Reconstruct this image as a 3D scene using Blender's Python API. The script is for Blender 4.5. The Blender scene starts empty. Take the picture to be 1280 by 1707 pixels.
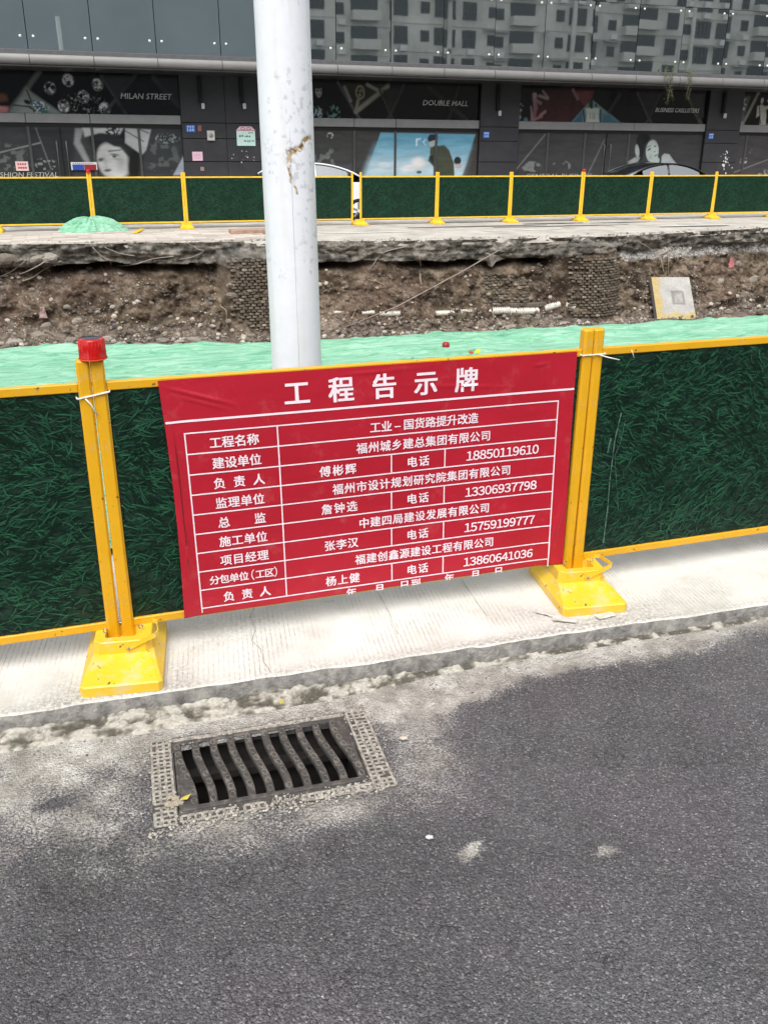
import bpy, bmesh, math, random
import numpy as np
from mathutils import Vector, Matrix, Euler

random.seed(7)
RNG = np.random.default_rng(7)
sc = bpy.context.scene
COL = sc.collection

# ------------------------------------------------------------------ camera
CAM = np.array([0.0, -3.27718891, 1.88727978])
PSI, TH, RO, FPX = -0.3273, 0.3872, 0.0075, 1500.74
_fw = np.array([-math.sin(PSI)*math.cos(TH), math.cos(PSI)*math.cos(TH), -math.sin(TH)])
_r = np.array([math.cos(PSI), math.sin(PSI), 0.0]); _u = np.cross(_r, _fw)
_r2 = _r*math.cos(RO)+_u*math.sin(RO); _u2 = _u*math.cos(RO)-_r*math.sin(RO)
cd = bpy.data.cameras.new('camera'); cam = bpy.data.objects.new('camera', cd); COL.objects.link(cam)
cam.matrix_world = Matrix(((_r2[0], _u2[0], -_fw[0], CAM[0]), (_r2[1], _u2[1], -_fw[1], CAM[1]), (_r2[2], _u2[2], -_fw[2], CAM[2]), (0, 0, 0, 1)))
cd.sensor_fit = 'VERTICAL'; cd.sensor_height = 36.0; cd.lens = FPX*36.0/1707.0
cd.clip_start = 0.05; cd.clip_end = 2000
sc.camera = cam

# ------------------------------------------------------------------ sky, sun, exposure
w = bpy.data.worlds.new('World'); sc.world = w; w.use_nodes = True
nt = w.node_tree; nt.nodes.clear()
sky = nt.nodes.new('ShaderNodeTexSky'); sky.sky_type = 'NISHITA'; sky.sun_disc = False
SUN_EL, SUN_AZ = math.radians(56), math.radians(205)
sky.sun_elevation = SUN_EL; sky.sun_rotation = SUN_AZ; sky.air_density = 1.0; sky.dust_density = 4.0; sky.ozone_density = 1.0
hs = nt.nodes.new('ShaderNodeHueSaturation'); hs.inputs['Saturation'].default_value = 0.12
bg = nt.nodes.new('ShaderNodeBackground'); bg.inputs['Strength'].default_value = 0.15
wo = nt.nodes.new('ShaderNodeOutputWorld')
nt.links.new(sky.outputs[0], hs.inputs['Color']); nt.links.new(hs.outputs[0], bg.inputs[0]); nt.links.new(bg.outputs[0], wo.inputs[0])
sl = bpy.data.lights.new('sun', 'SUN'); sl.energy = 1.05; sl.angle = math.radians(50); sl.color = (1.0, 0.97, 0.93)
so = bpy.data.objects.new('sun', sl); COL.objects.link(so)
# direction towards the sun (Nishita: rotation measured clockwise from +Y)
sd = Vector((math.sin(SUN_AZ)*math.cos(SUN_EL), math.cos(SUN_AZ)*math.cos(SUN_EL), math.sin(SUN_EL)))
so.rotation_euler = sd.to_track_quat('Z', 'Y').to_euler()
sc.view_settings.view_transform = 'Standard'; sc.view_settings.look = 'None'
sc.view_settings.exposure = 0.72; sc.view_settings.gamma = 1; sc.view_settings.use_curve_mapping = False
sc.cycles.max_bounces = 6

# ------------------------------------------------------------------ helpers
def at(px, py, Y=None, z=None):
    """world point on the plane Y=... (or z=...) that the photograph shows at px,py"""
    d = _fw+_r2*(px-640)/FPX-_u2*(py-853.5)/FPX
    t = (Y-CAM[1])/d[1] if Y is not None else (z-CAM[2])/d[2]
    return CAM+d*t

def lin(c):
    return tuple(((x/255.0)/12.92 if x <= 10 else (((x/255.0)+0.055)/1.055)**2.4) for x in c)

def tag(o, label=None, cat=None, group=None, kind=None):
    if label: o['label'] = label
    if cat: o['category'] = cat
    if group: o['group'] = group
    if kind: o['kind'] = kind
    return o

def thing(name, label, cat, loc=(0, 0, 0), rz=0.0, group=None, kind=None):
    o = bpy.data.objects.new(name, None); COL.objects.link(o)
    o.location = loc; o.rotation_euler = (0, 0, rz); o.empty_display_size = 0.1
    return tag(o, label, cat, group, kind)

def copy_tree(o, parent=None):
    c = o.copy(); COL.objects.link(c)
    if parent is not None: c.parent = parent
    for ch in list(o.children): copy_tree(ch, c)
    return c

class MB:
    def __init__(s): s.v = []; s.f = []; s.m = []; s.smooth = []; s.c = []
    def add(s, vs, fs, mi=0, sm=False, col=None):
        b = len(s.v); s.v += [tuple(v) for v in vs]
        for f in fs: s.f.append([b+i for i in f]); s.m.append(mi); s.smooth.append(sm)
        s.c += [col or (1, 1, 1)]*len(vs)
    def box(s, x0, x1, y0, y1, z0, z1, mi=0, M=None, col=None):
        vs = [Vector((x, y, z)) for z in (z0, z1) for y in (y0, y1) for x in (x0, x1)]
        if M is not None: vs = [M @ v for v in vs]
        s.add(vs, [(0, 2, 3, 1), (4, 5, 7, 6), (0, 1, 5, 4), (2, 6, 7, 3), (0, 4, 6, 2), (1, 3, 7, 5)], mi, False, col)
    def bbox(s, x0, x1, y0, y1, z0, z1, b=0.004, mi=0, M=None, col=None):
        """box with chamfered edges"""
        b = min(b, (x1-x0)/2.2, (y1-y0)/2.2, (z1-z0)/2.2)
        vs = []; 
        for sz in (0, 1):
            for sy in (0, 1):
                for sx in (0, 1):
                    X = (x0, x1)[sx]; Y_ = (y0, y1)[sy]; Z = (z0, z1)[sz]
                    ix = b if sx == 0 else -b; iy = b if sy == 0 else -b; iz = b if sz == 0 else -b
                    vs += [Vector((X, Y_+iy, Z+iz)), Vector((X+ix, Y_, Z+iz)), Vector((X+ix, Y_+iy, Z))]
        if M is not None: vs = [M @ v for v in vs]
        def c(sx, sy, sz, a): return (sz*4+sy*2+sx)*3+a
        F = []
        for a, (p, q) in enumerate(((1, 2), (0, 2), (0, 1))):
            for side in (0, 1):
                k = []
                for (m, n) in ((0, 0), (1, 0), (1, 1), (0, 1)):
                    t = [0, 0, 0]; t[a] = side; t[p] = m; t[q] = n; k.append(c(t[0], t[1], t[2], a))
                if (side == 0) != (a == 1): k.reverse()
                F.append(k)
        for a in range(3):
            p, q = [i for i in range(3) if i != a]
            for m in (0, 1):
                for n in (0, 1):
                    t0 = [0, 0, 0]; t0[p] = m; t0[q] = n; t1 = list(t0); t0[a] = 0; t1[a] = 1
                    F.append([c(*t0, p), c(*t1, p), c(*t1, q), c(*t0, q)])
        for sz in (0, 1):
            for sy in (0, 1):
                for sx in (0, 1): F.append([c(sx, sy, sz, 0), c(sx, sy, sz, 1), c(sx, sy, sz, 2)])
        s.add(vs, F, mi, False, col)
    def tube(s, pts, r, n=6, mi=0, caps=True, col=None, rs=None):
        pts = [Vector(p) for p in pts]; ring = []; vs = []; F = []
        up = Vector((0, 0, 1))
        for i, p in enumerate(pts):
            d = (pts[min(i+1, len(pts)-1)]-pts[max(i-1, 0)]).normalized()
            a = d.cross(up)
            if a.length < 1e-3: a = d.cross(Vector((1, 0, 0)))
            a.normalize(); b = d.cross(a).normalized()
            rr = rs[i] if rs else r
            for k in range(n):
                t = 2*math.pi*k/n; vs.append(p+a*math.cos(t)*rr+b*math.sin(t)*rr)
        for i in range(len(pts)-1):
            for k in range(n):
                F.append((i*n+k, i*n+(k+1) % n, (i+1)*n+(k+1) % n, (i+1)*n+k))
        if caps: F.append(tuple(range(n))[::-1]); F.append(tuple((len(pts)-1)*n+k for k in range(n)))
        s.add(vs, F, mi, True, col)
    def lathe(s, prof, n=24, M=None, mi=0, sm=True, col=None):
        vs = []; F = []
        for r, z in prof:
            for k in range(n):
                t = 2*math.pi*k/n; vs.append(Vector((r*math.cos(t), r*math.sin(t), z)))
        if M is not None: vs = [M @ v for v in vs]
        for i in range(len(prof)-1):
            for k in range(n): F.append((i*n+k, i*n+(k+1) % n, (i+1)*n+(k+1) % n, (i+1)*n+k))
        s.add(vs, F, mi, sm, col)
    def prism(s, poly, y0, y1, mi=0, M=None, col=None):
        """polygon in XZ extruded along Y"""
        n = len(poly); vs = [Vector((x, y0, z)) for x, z in poly]+[Vector((x, y1, z)) for x, z in poly]
        if M is not None: vs = [M @ v for v in vs]
        F = [tuple(range(n)), tuple(range(2*n-1, n-1, -1))]+[(i, i+n, (i+1) % n+n, (i+1) % n) for i in range(n)]
        s.add(vs, F, mi, False, col)
    def mesh(s, name, mats, colors=False):
        me = bpy.data.meshes.new(name); me.from_pydata(s.v, [], s.f)
        for m in (mats if isinstance(mats, (list, tuple)) else [mats]): me.materials.append(m)
        me.polygons.foreach_set('material_index', s.m); me.polygons.foreach_set('use_smooth', s.smooth)
        if colors:
            a = me.color_attributes.new('col', 'FLOAT_COLOR', 'POINT')
            c = np.ones((len(s.v), 4), np.float32); c[:, :3] = np.array(s.c, np.float32); a.data.foreach_set('color', c.ravel())
        bm = bmesh.new(); bm.from_mesh(me); bmesh.ops.recalc_face_normals(bm, faces=bm.faces); bm.to_mesh(me); bm.free()
        me.update(); return me
    def build(s, name, mats, parent=None, colors=False):
        o = bpy.data.objects.new(name, s.mesh(name, mats, colors)); COL.objects.link(o)
        if parent is not None: o.parent = parent
        return o

def link(name, me, parent=None, loc=(0, 0, 0), rot=(0, 0, 0), scale=(1, 1, 1)):
    o = bpy.data.objects.new(name, me); COL.objects.link(o)
    if parent is not None: o.parent = parent
    o.location = loc; o.rotation_euler = rot; o.scale = scale
    return o

def grid_mesh(name, P, mats, col=None, smooth=True, face_mat=None, keep=None, flip=False, attr=None):
    """P: (n,m,3) vertices"""
    n, m = P.shape[:2]
    idx = np.arange(n*m).reshape(n, m)
    q = np.stack([idx[:-1, :-1], idx[1:, :-1], idx[1:, 1:], idx[:-1, 1:]], -1).reshape(-1, 4)
    if flip: q = q[:, ::-1]
    fm = None if face_mat is None else face_mat.reshape(-1)
    if keep is not None:
        k = keep.reshape(-1); q = q[k]; fm = None if fm is None else fm[k]
    me = bpy.data.meshes.new(name)
    me.vertices.add(n*m); me.vertices.foreach_set('co', P.astype(np.float32).ravel())
    me.loops.add(len(q)*4); me.loops.foreach_set('vertex_index', q.astype(np.int32).ravel())
    me.polygons.add(len(q)); me.polygons.foreach_set('loop_start', np.arange(0, len(q)*4, 4, dtype=np.int32))
    me.polygons.foreach_set('loop_total', np.full(len(q), 4, np.int32))
    me.polygons.foreach_set('use_smooth', np.full(len(q), smooth))
    for mm in (mats if isinstance(mats, (list, tuple)) else [mats]): me.materials.append(mm)
    if fm is not None: me.polygons.foreach_set('material_index', fm.astype(np.int32))
    if col is not None:
        a = me.color_attributes.new('col', 'FLOAT_COLOR', 'POINT')
        c = np.ones((n*m, 4), np.float32); c[:, :3] = col.reshape(-1, 3); a.data.foreach_set('color', c.ravel())
    if attr is not None:
        for k, v in attr.items():
            a = me.attributes.new(k, 'FLOAT', 'POINT'); a.data.foreach_set('value', v.astype(np.float32).ravel())
    me.update(); me.validate(); return me

# numpy value noise
_T = RNG.random((256, 256)).astype(np.float32)
def vn(x, y, s=0):
    x = np.asarray(x, float)+s*17.31; y = np.asarray(y, float)+s*9.77
    xi = np.floor(x).astype(int); yi = np.floor(y).astype(int); fx = x-xi; fy = y-yi
    fx = fx*fx*(3-2*fx); fy = fy*fy*(3-2*fy)
    g = lambda a, b: _T[a & 255, b & 255]
    return (g(xi, yi)*(1-fx)+g(xi+1, yi)*fx)*(1-fy)+(g(xi, yi+1)*(1-fx)+g(xi+1, yi+1)*fx)*fy
def fbm(x, y, o=4, s=0, gain=0.5):
    a = 1.0; t = 0; r = 0
    for i in range(o):
        r = r+a*vn(x*2**i, y*2**i, s+i*3); t += a; a *= gain
    return r/t
def sst(a, b, x):
    t = np.clip((x-a)/(b-a), 0, 1); return t*t*(3-2*t)

# ------------------------------------------------------------------ materials
class NT:
    def __init__(s, name):
        s.m = bpy.data.materials.new(name); s.m.use_nodes = True; s.t = s.m.node_tree
        s.b = s.t.nodes['Principled BSDF']
        s.co = s.t.nodes.new('ShaderNodeTexCoord').outputs['Object']
    def n(s, t, **k):
        x = s.t.nodes.new('ShaderNode'+t)
        for a, b in k.items(): setattr(x, a, b)
        return x
    def l(s, a, b): s.t.links.new(a, b)
    def noise(s, sc_, det=4, rough=0.55, co=None, dist=0.0):
        x = s.n('TexNoise'); x.inputs['Scale'].default_value = sc_; x.inputs['Detail'].default_value = det
        x.inputs['Roughness'].default_value = rough; x.inputs['Distortion'].default_value = dist; s.l(co or s.co, x.inputs['Vector']); return x.outputs['Fac']
    def ramp(s, f, stops):
        x = s.n('ValToRGB'); e = x.color_ramp.elements
        while len(e) < len(stops): e.new(0.5)
        for i, (p, c) in enumerate(stops):
            e[i].position = p; e[i].color = (tuple(c)+(1,))[:4] if hasattr(c, '__len__') else (c, c, c, 1)
        s.l(f, x.inputs[0]); return x.outputs[0]
    def mix(s, f, a, b, mode='MIX'):
        x = s.n('Mix'); x.data_type = 'RGBA'; x.blend_type = mode
        for v, i in ((f, 0), (a, 6), (b, 7)):
            if hasattr(v, 'is_linked') or hasattr(v, 'links'): s.l(v, x.inputs[i])
            elif hasattr(v, '__len__'): x.inputs[i].default_value = (tuple(v)+(1,))[:4]
            else: x.inputs[i].default_value = v
        return x.outputs[2]
    def math(s, op, a, b=0.0, c=None):
        x = s.n('Math'); x.operation = op
        for i, v in enumerate((a, b) if c is None else (a, b, c)):
            if hasattr(v, 'links'): s.l(v, x.inputs[i])
            else: x.inputs[i].default_value = v
        return x.outputs[0]
    def bump(s, h, st=0.3, d=0.01, prev=None):
        x = s.n('Bump'); x.inputs['Strength'].default_value = st; x.inputs['Distance'].default_value = d
        s.l(h, x.inputs['Height'])
        if prev is not None: s.l(prev, x.inputs['Normal'])
        s.l(x.outputs[0], s.b.inputs['Normal']); return x.outputs[0]
    def attr(s, name):
        x = s.n('Attribute'); x.attribute_name = name; return x
    def mapping(s, scale=(1, 1, 1), rot=(0, 0, 0)):
        x = s.n('Mapping'); x.inputs['Scale'].default_value = scale; x.inputs['Rotation'].default_value = rot; s.l(s.co, x.inputs[0]); return x.outputs[0]
    def set(s, col=None, rough=0.6, metal=0.0, spec=0.5):
        if col is not None:
            if hasattr(col, 'links'): s.l(col, s.b.inputs['Base Color'])
            else: s.b.inputs['Base Color'].default_value = (tuple(col)+(1,))[:4]
        if hasattr(rough, 'links'): s.l(rough, s.b.inputs['Roughness'])
        else: s.b.inputs['Roughness'].default_value = rough
        s.b.inputs['Metallic'].default_value = metal; s.b.inputs['Specular IOR Level'].default_value = spec
        return s.m

def simple(name, c, rough=0.6, metal=0.0, var=0.15, sc_=8.0, bump=0.0, bd=0.003, bs=40.0, dirt=None, dsc=3.0, dth=(0.52, 0.7), spec=0.5):
    t = NT(name)
    c = tuple(c)
    f = t.noise(sc_, 5)
    col = t.ramp(f, [(0.3, tuple(x*(1-var) for x in c)), (0.7, tuple(min(1, x*(1+var)) for x in c))])
    if dirt is not None:
        g = t.noise(dsc, 8, 0.7); m = t.ramp(g, [(dth[0], 0.0), (dth[1], 1.0)])
        col = t.mix(m, col, dirt)
    if bump > 0: t.bump(t.noise(bs, 6, 0.65), bump, bd)
    return t.set(col, rough, metal, spec)

def attr_mat(name, rough=0.8, fine=(0.75, 1.25), fs=60.0, bump=0.5, bd=0.01, bs=50.0, spec=0.3):
    """base colour from the painted colour attribute, with grain"""
    t = NT(name); a = t.attr('col')
    g = t.ramp(t.noise(fs, 6, 0.7), [(0.3, fine[0]), (0.7, fine[1])])
    x = t.mix(1.0, a.outputs['Color'], g, 'MULTIPLY')
    if bump > 0: t.bump(t.noise(bs, 8, 0.7), bump, bd)
    return t.set(x, rough, 0, spec)

M = {}
# yellow paint, worn and dusty
def yellow(name, c, dust, th, chips=True):
    t = NT(name)
    f = t.noise(6.0, 5); col = t.ramp(f, [(0.3, tuple(x*0.93 for x in c)), (0.7, tuple(min(1, x*1.06) for x in c))])
    g = t.ramp(t.noise(14.0, 8, 0.75), [(th, 0.0), (th+0.14, 0.75)])
    col = t.mix(g, col, dust)
    if chips:
        h = t.ramp(t.noise(38.0, 4, 0.6), [(0.665, 0.0), (0.685, 1.0)])
        col = t.mix(h, col, (0.16, 0.09, 0.04))
    t.bump(t.noise(30.0, 3), 0.12, 0.003)
    return t.set(col, t.ramp(t.noise(9.0, 5), [(0.3, 0.28), (0.7, 0.5)]), 0, 0.5)
M['ypost'] = yellow('yellow_post_paint', (0.69, 0.36, 0.008), (0.58, 0.36, 0.12), 0.55)
M['yfoot'] = yellow('yellow_foot_paint', (0.78, 0.50, 0.03), (0.60, 0.50, 0.27), 0.50)
M['yfar'] = simple('yellow_far_paint', (0.82, 0.50, 0.03), 0.45, var=0.12)
M['steel'] = simple('bare_steel', (0.35, 0.35, 0.35), 0.35, 0.9, 0.2, 30)
M['tie'] = simple('white_tie', (0.72, 0.70, 0.62), 0.6)
M['board'] = simple('green_board', (0.003, 0.022, 0.013), 0.45, var=0.4, sc_=25)
M['turf'] = attr_mat('printed_turf', 0.38, (0.8, 1.2), 90.0, 0.0)
def red_banner():
    t = NT('red_banner_vinyl')
    c = t.ramp(t.noise(2.2, 4), [(0.3, (0.38, 0.006, 0.019)), (0.7, (0.44, 0.009, 0.026))])
    g = t.ramp(t.noise(9.0, 8, 0.75), [(0.56, 0.0), (0.8, 0.25)])
    c = t.mix(g, c, (0.60, 0.25, 0.22))
    h = t.noise(3.0, 3, 0.5, t.mapping((1.0, 1.0, 1.6)), 1.5)
    t.bump(h, 0.25, 0.02)
    return t.set(c, 0.42, 0, 0.5)
M['red'] = red_banner()
M['ink'] = simple('pinkish_white_ink', (0.84, 0.72, 0.78), 0.5, var=0.05)
M['lampred'] = None
t = NT('red_lamp_plastic')
t.b.inputs['Base Color'].default_value = (0.75, 0.012, 0.010, 1); t.b.inputs['Roughness'].default_value = 0.12
t.b.inputs['Transmission Weight'].default_value = 0.45; t.b.inputs['IOR'].default_value = 1.45
M['lampred'] = t.m
M['lampcore'] = simple('lamp_core', (0.5, 0.02, 0.015), 0.3, var=0.4, sc_=40)
M['solar'] = simple('solar_cell', (0.05, 0.05, 0.07), 0.2)
def asphalt():
    t = NT('asphalt')
    vo = t.n('TexVoronoi'); vo.inputs['Scale'].default_value = 190.0; t.l(t.co, vo.inputs['Vector'])
    vr = t.n('TexVoronoi'); vr.inputs['Scale'].default_value = 95.0; t.l(t.co, vr.inputs['Vector'])
    sep = t.n('SeparateColor'); t.l(vo.outputs['Color'], sep.inputs[0])
    agg = t.ramp(sep.outputs[0], [(0.0, (0.058, 0.058, 0.061)), (0.5, (0.089, 0.0885, 0.093)), (0.9, (0.128, 0.127, 0.132)), (1.0, (0.25, 0.24, 0.24))])
    broad = t.ramp(t.noise(1.1, 5, 0.6), [(0.3, 0.80), (0.7, 1.35)])
    col = t.mix(1.0, agg, broad, 'MULTIPLY')
    mauve = t.ramp(t.noise(2.4, 4), [(0.42, (1, 1, 1)), (0.62, (1.06, 1.0, 1.03))])
    col = t.mix(1.0, col, mauve, 'MULTIPLY')
    pits = t.ramp(t.noise(85.0, 6, 0.75, None, 0.8), [(0.30, 0.45), (0.42, 1.0)]); col = t.mix(1.0, col, pits, 'MULTIPLY')
    worn = t.ramp(t.noise(34.0, 7, 0.8, None, 1.2), [(0.56, 0.0), (0.66, 0.35)]); col = t.mix(worn, col, (0.20, 0.195, 0.19))
    vc = t.n('TexVoronoi'); vc.feature = 'DISTANCE_TO_EDGE'; vc.inputs['Scale'].default_value = 34.0; wob = t.n('Mapping'); t.l(t.co, wob.inputs[0]); t.l(t.mix(0.05, t.co, t.n('TexNoise').outputs['Color'], 'ADD'), vc.inputs['Vector'])
    crk = t.math('MULTIPLY', t.ramp(vc.outputs['Distance'], [(0.0, 1.0), (0.05, 0.0)]), t.ramp(t.noise(7.0, 5, 0.6), [(0.50, 0.0), (0.66, 0.8)]))
    col = t.mix(crk, col, (0.022, 0.022, 0.024))
    # pale cement dust lying in the surface: the painted attribute says how much, the grain says where
    d = t.attr('dust').outputs['Fac']
    fine = t.noise(115.0, 8, 0.8); mid = t.noise(9.0, 6, 0.65)
    s_ = t.math('ADD', t.math('MULTIPLY', fine, 2.3), t.math('MULTIPLY', mid, 0.6))
    s_ = t.math('ADD', s_, t.math('MULTIPLY', d, 0.95))
    m = t.ramp(t.math('SUBTRACT', s_, 1.45), [(0.26, 0.0), (0.58, 0.85), (0.95, 1.0)])
    gr = t.ramp(t.noise(170.0, 6, 0.8), [(0.36, 0.45), (0.56, 1.0)]); m = t.mix(1.0, m, gr, 'MULTIPLY')
    dc = t.ramp(t.noise(6.0, 9, 0.78), [(0.3, (0.21, 0.195, 0.165)), (0.48, (0.46, 0.435, 0.385)), (0.64, (0.78, 0.76, 0.71))])
    col = t.mix(m, col, dc)
    hh = t.math('ADD', t.math('ADD', t.math('MULTIPLY', vr.outputs['Distance'], -1.2), t.math('MULTIPLY', vo.outputs['Distance'], -0.8)), t.math('MULTIPLY', crk, -0.7))
    b1 = t.bump(hh, 0.85, 0.008)
    t.bump(t.noise(28.0, 7, 0.7), 0.45, 0.012, b1)
    return t.set(col, 0.8, 0, 0.35)
M['asphalt'] = asphalt()
def strip_concrete():
    t = NT('pale_brushed_concrete')
    c = t.ramp(t.noise(3.0, 8, 0.7), [(0.25, (0.46, 0.44, 0.385)), (0.5, (0.62, 0.605, 0.56)), (0.75, (0.71, 0.695, 0.655))])
    # brush grooves run across the strip; their direction wanders
    mp = t.mapping((1, 1, 1), (0, 0, math.radians(8)))
    wv = t.n('TexWave'); wv.wave_type = 'BANDS'; wv.bands_direction = 'X'; wv.inputs['Scale'].default_value = 16.0
    wv.inputs['Distortion'].default_value = 1.4; wv.inputs['Detail'].default_value = 3.0; wv.inputs['Detail Scale'].default_value = 2.0
    t.l(mp, wv.inputs['Vector'])
    gm = t.ramp(t.noise(2.6, 5, 0.6), [(0.42, 0.0), (0.62, 1.0)])
    gl = t.ramp(wv.outputs['Fac'], [(0.0, 1.0), (0.13, 0.0)])
    gb = t.ramp(t.noise(30, 4, 0.7), [(0.35, 0.0), (0.6, 1.0)])
    g = t.math('MULTIPLY', t.math('MULTIPLY', gl, gm), gb)
    c = t.mix(t.math('MULTIPLY', g, 0.8), c, (0.30, 0.27, 0.22))
    st = t.ramp(t.noise(5.0, 7, 0.7), [(0.60, 0.0), (0.8, 0.6)])
    c = t.mix(st, c, (0.42, 0.36, 0.26))
    d = t.attr('dirt').outputs['Fac']
    dn = t.math('MULTIPLY', d, t.ramp(t.noise(60, 8, 0.8), [(0.40, 0.0), (0.56, 1.0)]))
    c = t.mix(dn, c, (0.24, 0.22, 0.19))
    b = t.bump(t.math('MULTIPLY', g, -1.0), 0.6, 0.004)
    t.bump(t.noise(90, 6, 0.7), 0.25, 0.003, b)
    return t.set(c, 0.85, 0, 0.3)
M['strip'] = strip_concrete()
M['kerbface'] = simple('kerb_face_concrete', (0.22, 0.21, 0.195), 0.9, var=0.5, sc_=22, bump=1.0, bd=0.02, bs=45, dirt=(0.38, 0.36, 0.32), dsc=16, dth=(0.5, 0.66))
M['mortar'] = attr_mat('mortar_spill', 0.9, (0.65, 1.3), 70, 0.9, 0.012, 60)
M['soil'] = attr_mat('soil', 0.95, (0.55, 1.45), 26, 1.0, 0.04, 22, 0.15)
M['stone'] = None
t = NT('rubble_stone'); oi = t.n('ObjectInfo')
c = t.ramp(oi.outputs['Random'], [(0.0, (0.19, 0.165, 0.135)), (0.5, (0.31, 0.28, 0.235)), (1.0, (0.52, 0.48, 0.42))])
c = t.mix(t.ramp(t.noise(9, 6, 0.7), [(0.45, 0.0), (0.62, 0.8)]), c, (0.13, 0.10, 0.08))
t.bump(t.noise(25, 6, 0.7), 0.8, 0.02); M['stone'] = t.set(c, 0.9, 0, 0.2)
M['pebble'] = attr_mat('small_rubble', 0.92, (0.7, 1.25), 40, 0.4, 0.01, 60, 0.2)
t = NT('old_brick'); oi = t.n('ObjectInfo')
c = t.ramp(oi.outputs['Random'], [(0.0, (0.10, 0.083, 0.063)), (0.6, (0.155, 0.128, 0.098)), (0.94, (0.20, 0.17, 0.13)), (1.0, (0.38, 0.34, 0.26))])
c = t.mix(t.ramp(t.noise(12, 6, 0.7), [(0.4, 0.0), (0.7, 0.7)]), c, (0.06, 0.05, 0.04))
t.bump(t.noise(40, 6, 0.7), 0.7, 0.01); M['brick'] = t.set(c, 0.95, 0, 0.2)
def net_mat():
    t = NT('green_dust_net')
    c = t.ramp(t.noise(4.0, 9, 0.8, t.mapping((0.5, 3.2, 3.2)), 0.8), [(0.36, (0.09, 0.29, 0.17)), (0.47, (0.21, 0.47, 0.31)), (0.60, (0.36, 0.60, 0.45))])
    wv = t.n('TexWave'); wv.bands_direction = 'Y'; wv.inputs['Scale'].default_value = 26; wv.inputs['Distortion'].default_value = 3.0; t.l(t.co, wv.inputs['Vector'])
    c = t.mix(t.ramp(wv.outputs['Fac'], [(0.0, 0.22), (0.4, 0.0)]), c, (0.05, 0.30, 0.16))
    t.bump(t.noise(12, 6, 0.7, t.mapping((0.35, 2, 1))), 0.8, 0.03)
    return t.set(c, 0.8, 0, 0.2)
M['net'] = net_mat()
M['tile'] = None
t = NT('paving_tile_mat'); oi = t.n('ObjectInfo')
c = t.ramp(oi.outputs['Random'], [(0.0, (0.33, 0.295, 0.26)), (0.5, (0.47, 0.42, 0.375)), (1.0, (0.57, 0.53, 0.485))])
c = t.mix(t.ramp(t.noise(3, 7, 0.7), [(0.45, 0.0), (0.7, 0.6)]), c, (0.40, 0.34, 0.27)); M['tile'] = t.set(c, 0.85, 0, 0.2)
M['farpave'] = simple('dusty_far_pavement', (0.36, 0.335, 0.30), 0.9, var=0.25, sc_=0.9, bump=0.3, bd=0.01, bs=20, dirt=(0.50, 0.465, 0.41), dsc=1.6, dth=(0.40, 0.62))
M['farroad'] = simple('far_asphalt', (0.07, 0.07, 0.072), 0.85, var=0.25, sc_=2.0, bump=0.3, bs=60)
M['darkclad'] = simple('dark_cladding', (0.040, 0.040, 0.046), 0.42, var=0.18, sc_=1.5, dirt=(0.07, 0.07, 0.07), dsc=1.3, dth=(0.55, 0.85))
M['seam'] = simple('seam', (0.006, 0.006, 0.006), 0.7)
M['band'] = simple('brushed_band', (0.30, 0.30, 0.305), 0.4, 0.3, 0.08, 3)
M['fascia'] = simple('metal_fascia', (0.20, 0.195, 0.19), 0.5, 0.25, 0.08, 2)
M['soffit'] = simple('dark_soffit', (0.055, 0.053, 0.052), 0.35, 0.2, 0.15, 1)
M['ledge'] = simple('grey_ledge', (0.10, 0.10, 0.105), 0.5, var=0.15)
M['shopframe'] = simple('shop_frame', (0.10, 0.10, 0.10), 0.4, 0.4)
def poster():
    t = NT('window_film'); a = t.attr('col')
    g = t.ramp(t.noise(2.5, 6, 0.6, t.mapping((0.6, 1, 2.5))), [(0.3, 0.85), (0.7, 1.2)])
    x = t.mix(1.0, a.outputs['Color'], g, 'MULTIPLY')
    m = t.set(x, 0.10, 0, 0.35); return m
M['poster'] = poster()
def mirror_glass(name, tint, refl, wav, rough=0.015, fac=0.5):
    t = NT(name)
    d = t.n('BsdfDiffuse'); d.inputs[0].default_value = tint+(1,)
    g = t.n('BsdfGlossy'); g.inputs['Color'].default_value = refl+(1,); g.inputs['Roughness'].default_value = rough
    b = t.n('Bump'); b.inputs['Strength'].default_value = wav; b.inputs['Distance'].default_value = 0.02
    t.l(t.noise(0.9, 2, 0.5), b.inputs['Height']); t.l(b.outputs[0], g.inputs['Normal'])
    mx = t.n('MixShader'); mx.inputs[0].default_value = fac
    t.l(d.outputs[0], mx.inputs[1]); t.l(g.outputs[0], mx.inputs[2])
    t.l(mx.outputs[0], t.t.nodes['Material Output'].inputs[0]); return t.m
M['glass'] = mirror_glass('coated_curtain_glass', (0.05, 0.068, 0.076), (0.90, 0.95, 0.94), 0.022, fac=0.68)
M['carglass'] = mirror_glass('car_glass', (0.02, 0.022, 0.025), (0.8, 0.84, 0.86), 0.0, fac=0.45)
M['whitepaint'] = simple('white_car_paint', (0.80, 0.80, 0.80), 0.18, var=0.02)
M['darkpaint'] = simple('dark_car_paint', (0.012, 0.013, 0.016), 0.15, var=0.1)
M['rubber'] = simple('rubber', (0.015, 0.015, 0.015), 0.8)
M['rim'] = simple('alloy', (0.5, 0.5, 0.5), 0.3, 0.8)
M['black'] = simple('black_matt', (0.006, 0.006, 0.006), 0.9)
M['aptwall'] = simple('apartment_render', (0.68, 0.68, 0.63), 0.9, var=0.12, sc_=0.25, dirt=(0.34, 0.34, 0.32), dsc=0.18, dth=(0.45, 0.75))
M['plainwall'] = simple('pale_blue_render', (0.40, 0.46, 0.50), 0.9, var=0.08, sc_=0.2)
M['aptwin'] = simple('apartment_window', (0.015, 0.018, 0.02), 0.15)
M['aptframe'] = simple('apartment_frame', (0.09, 0.09, 0.09), 0.6)
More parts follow.
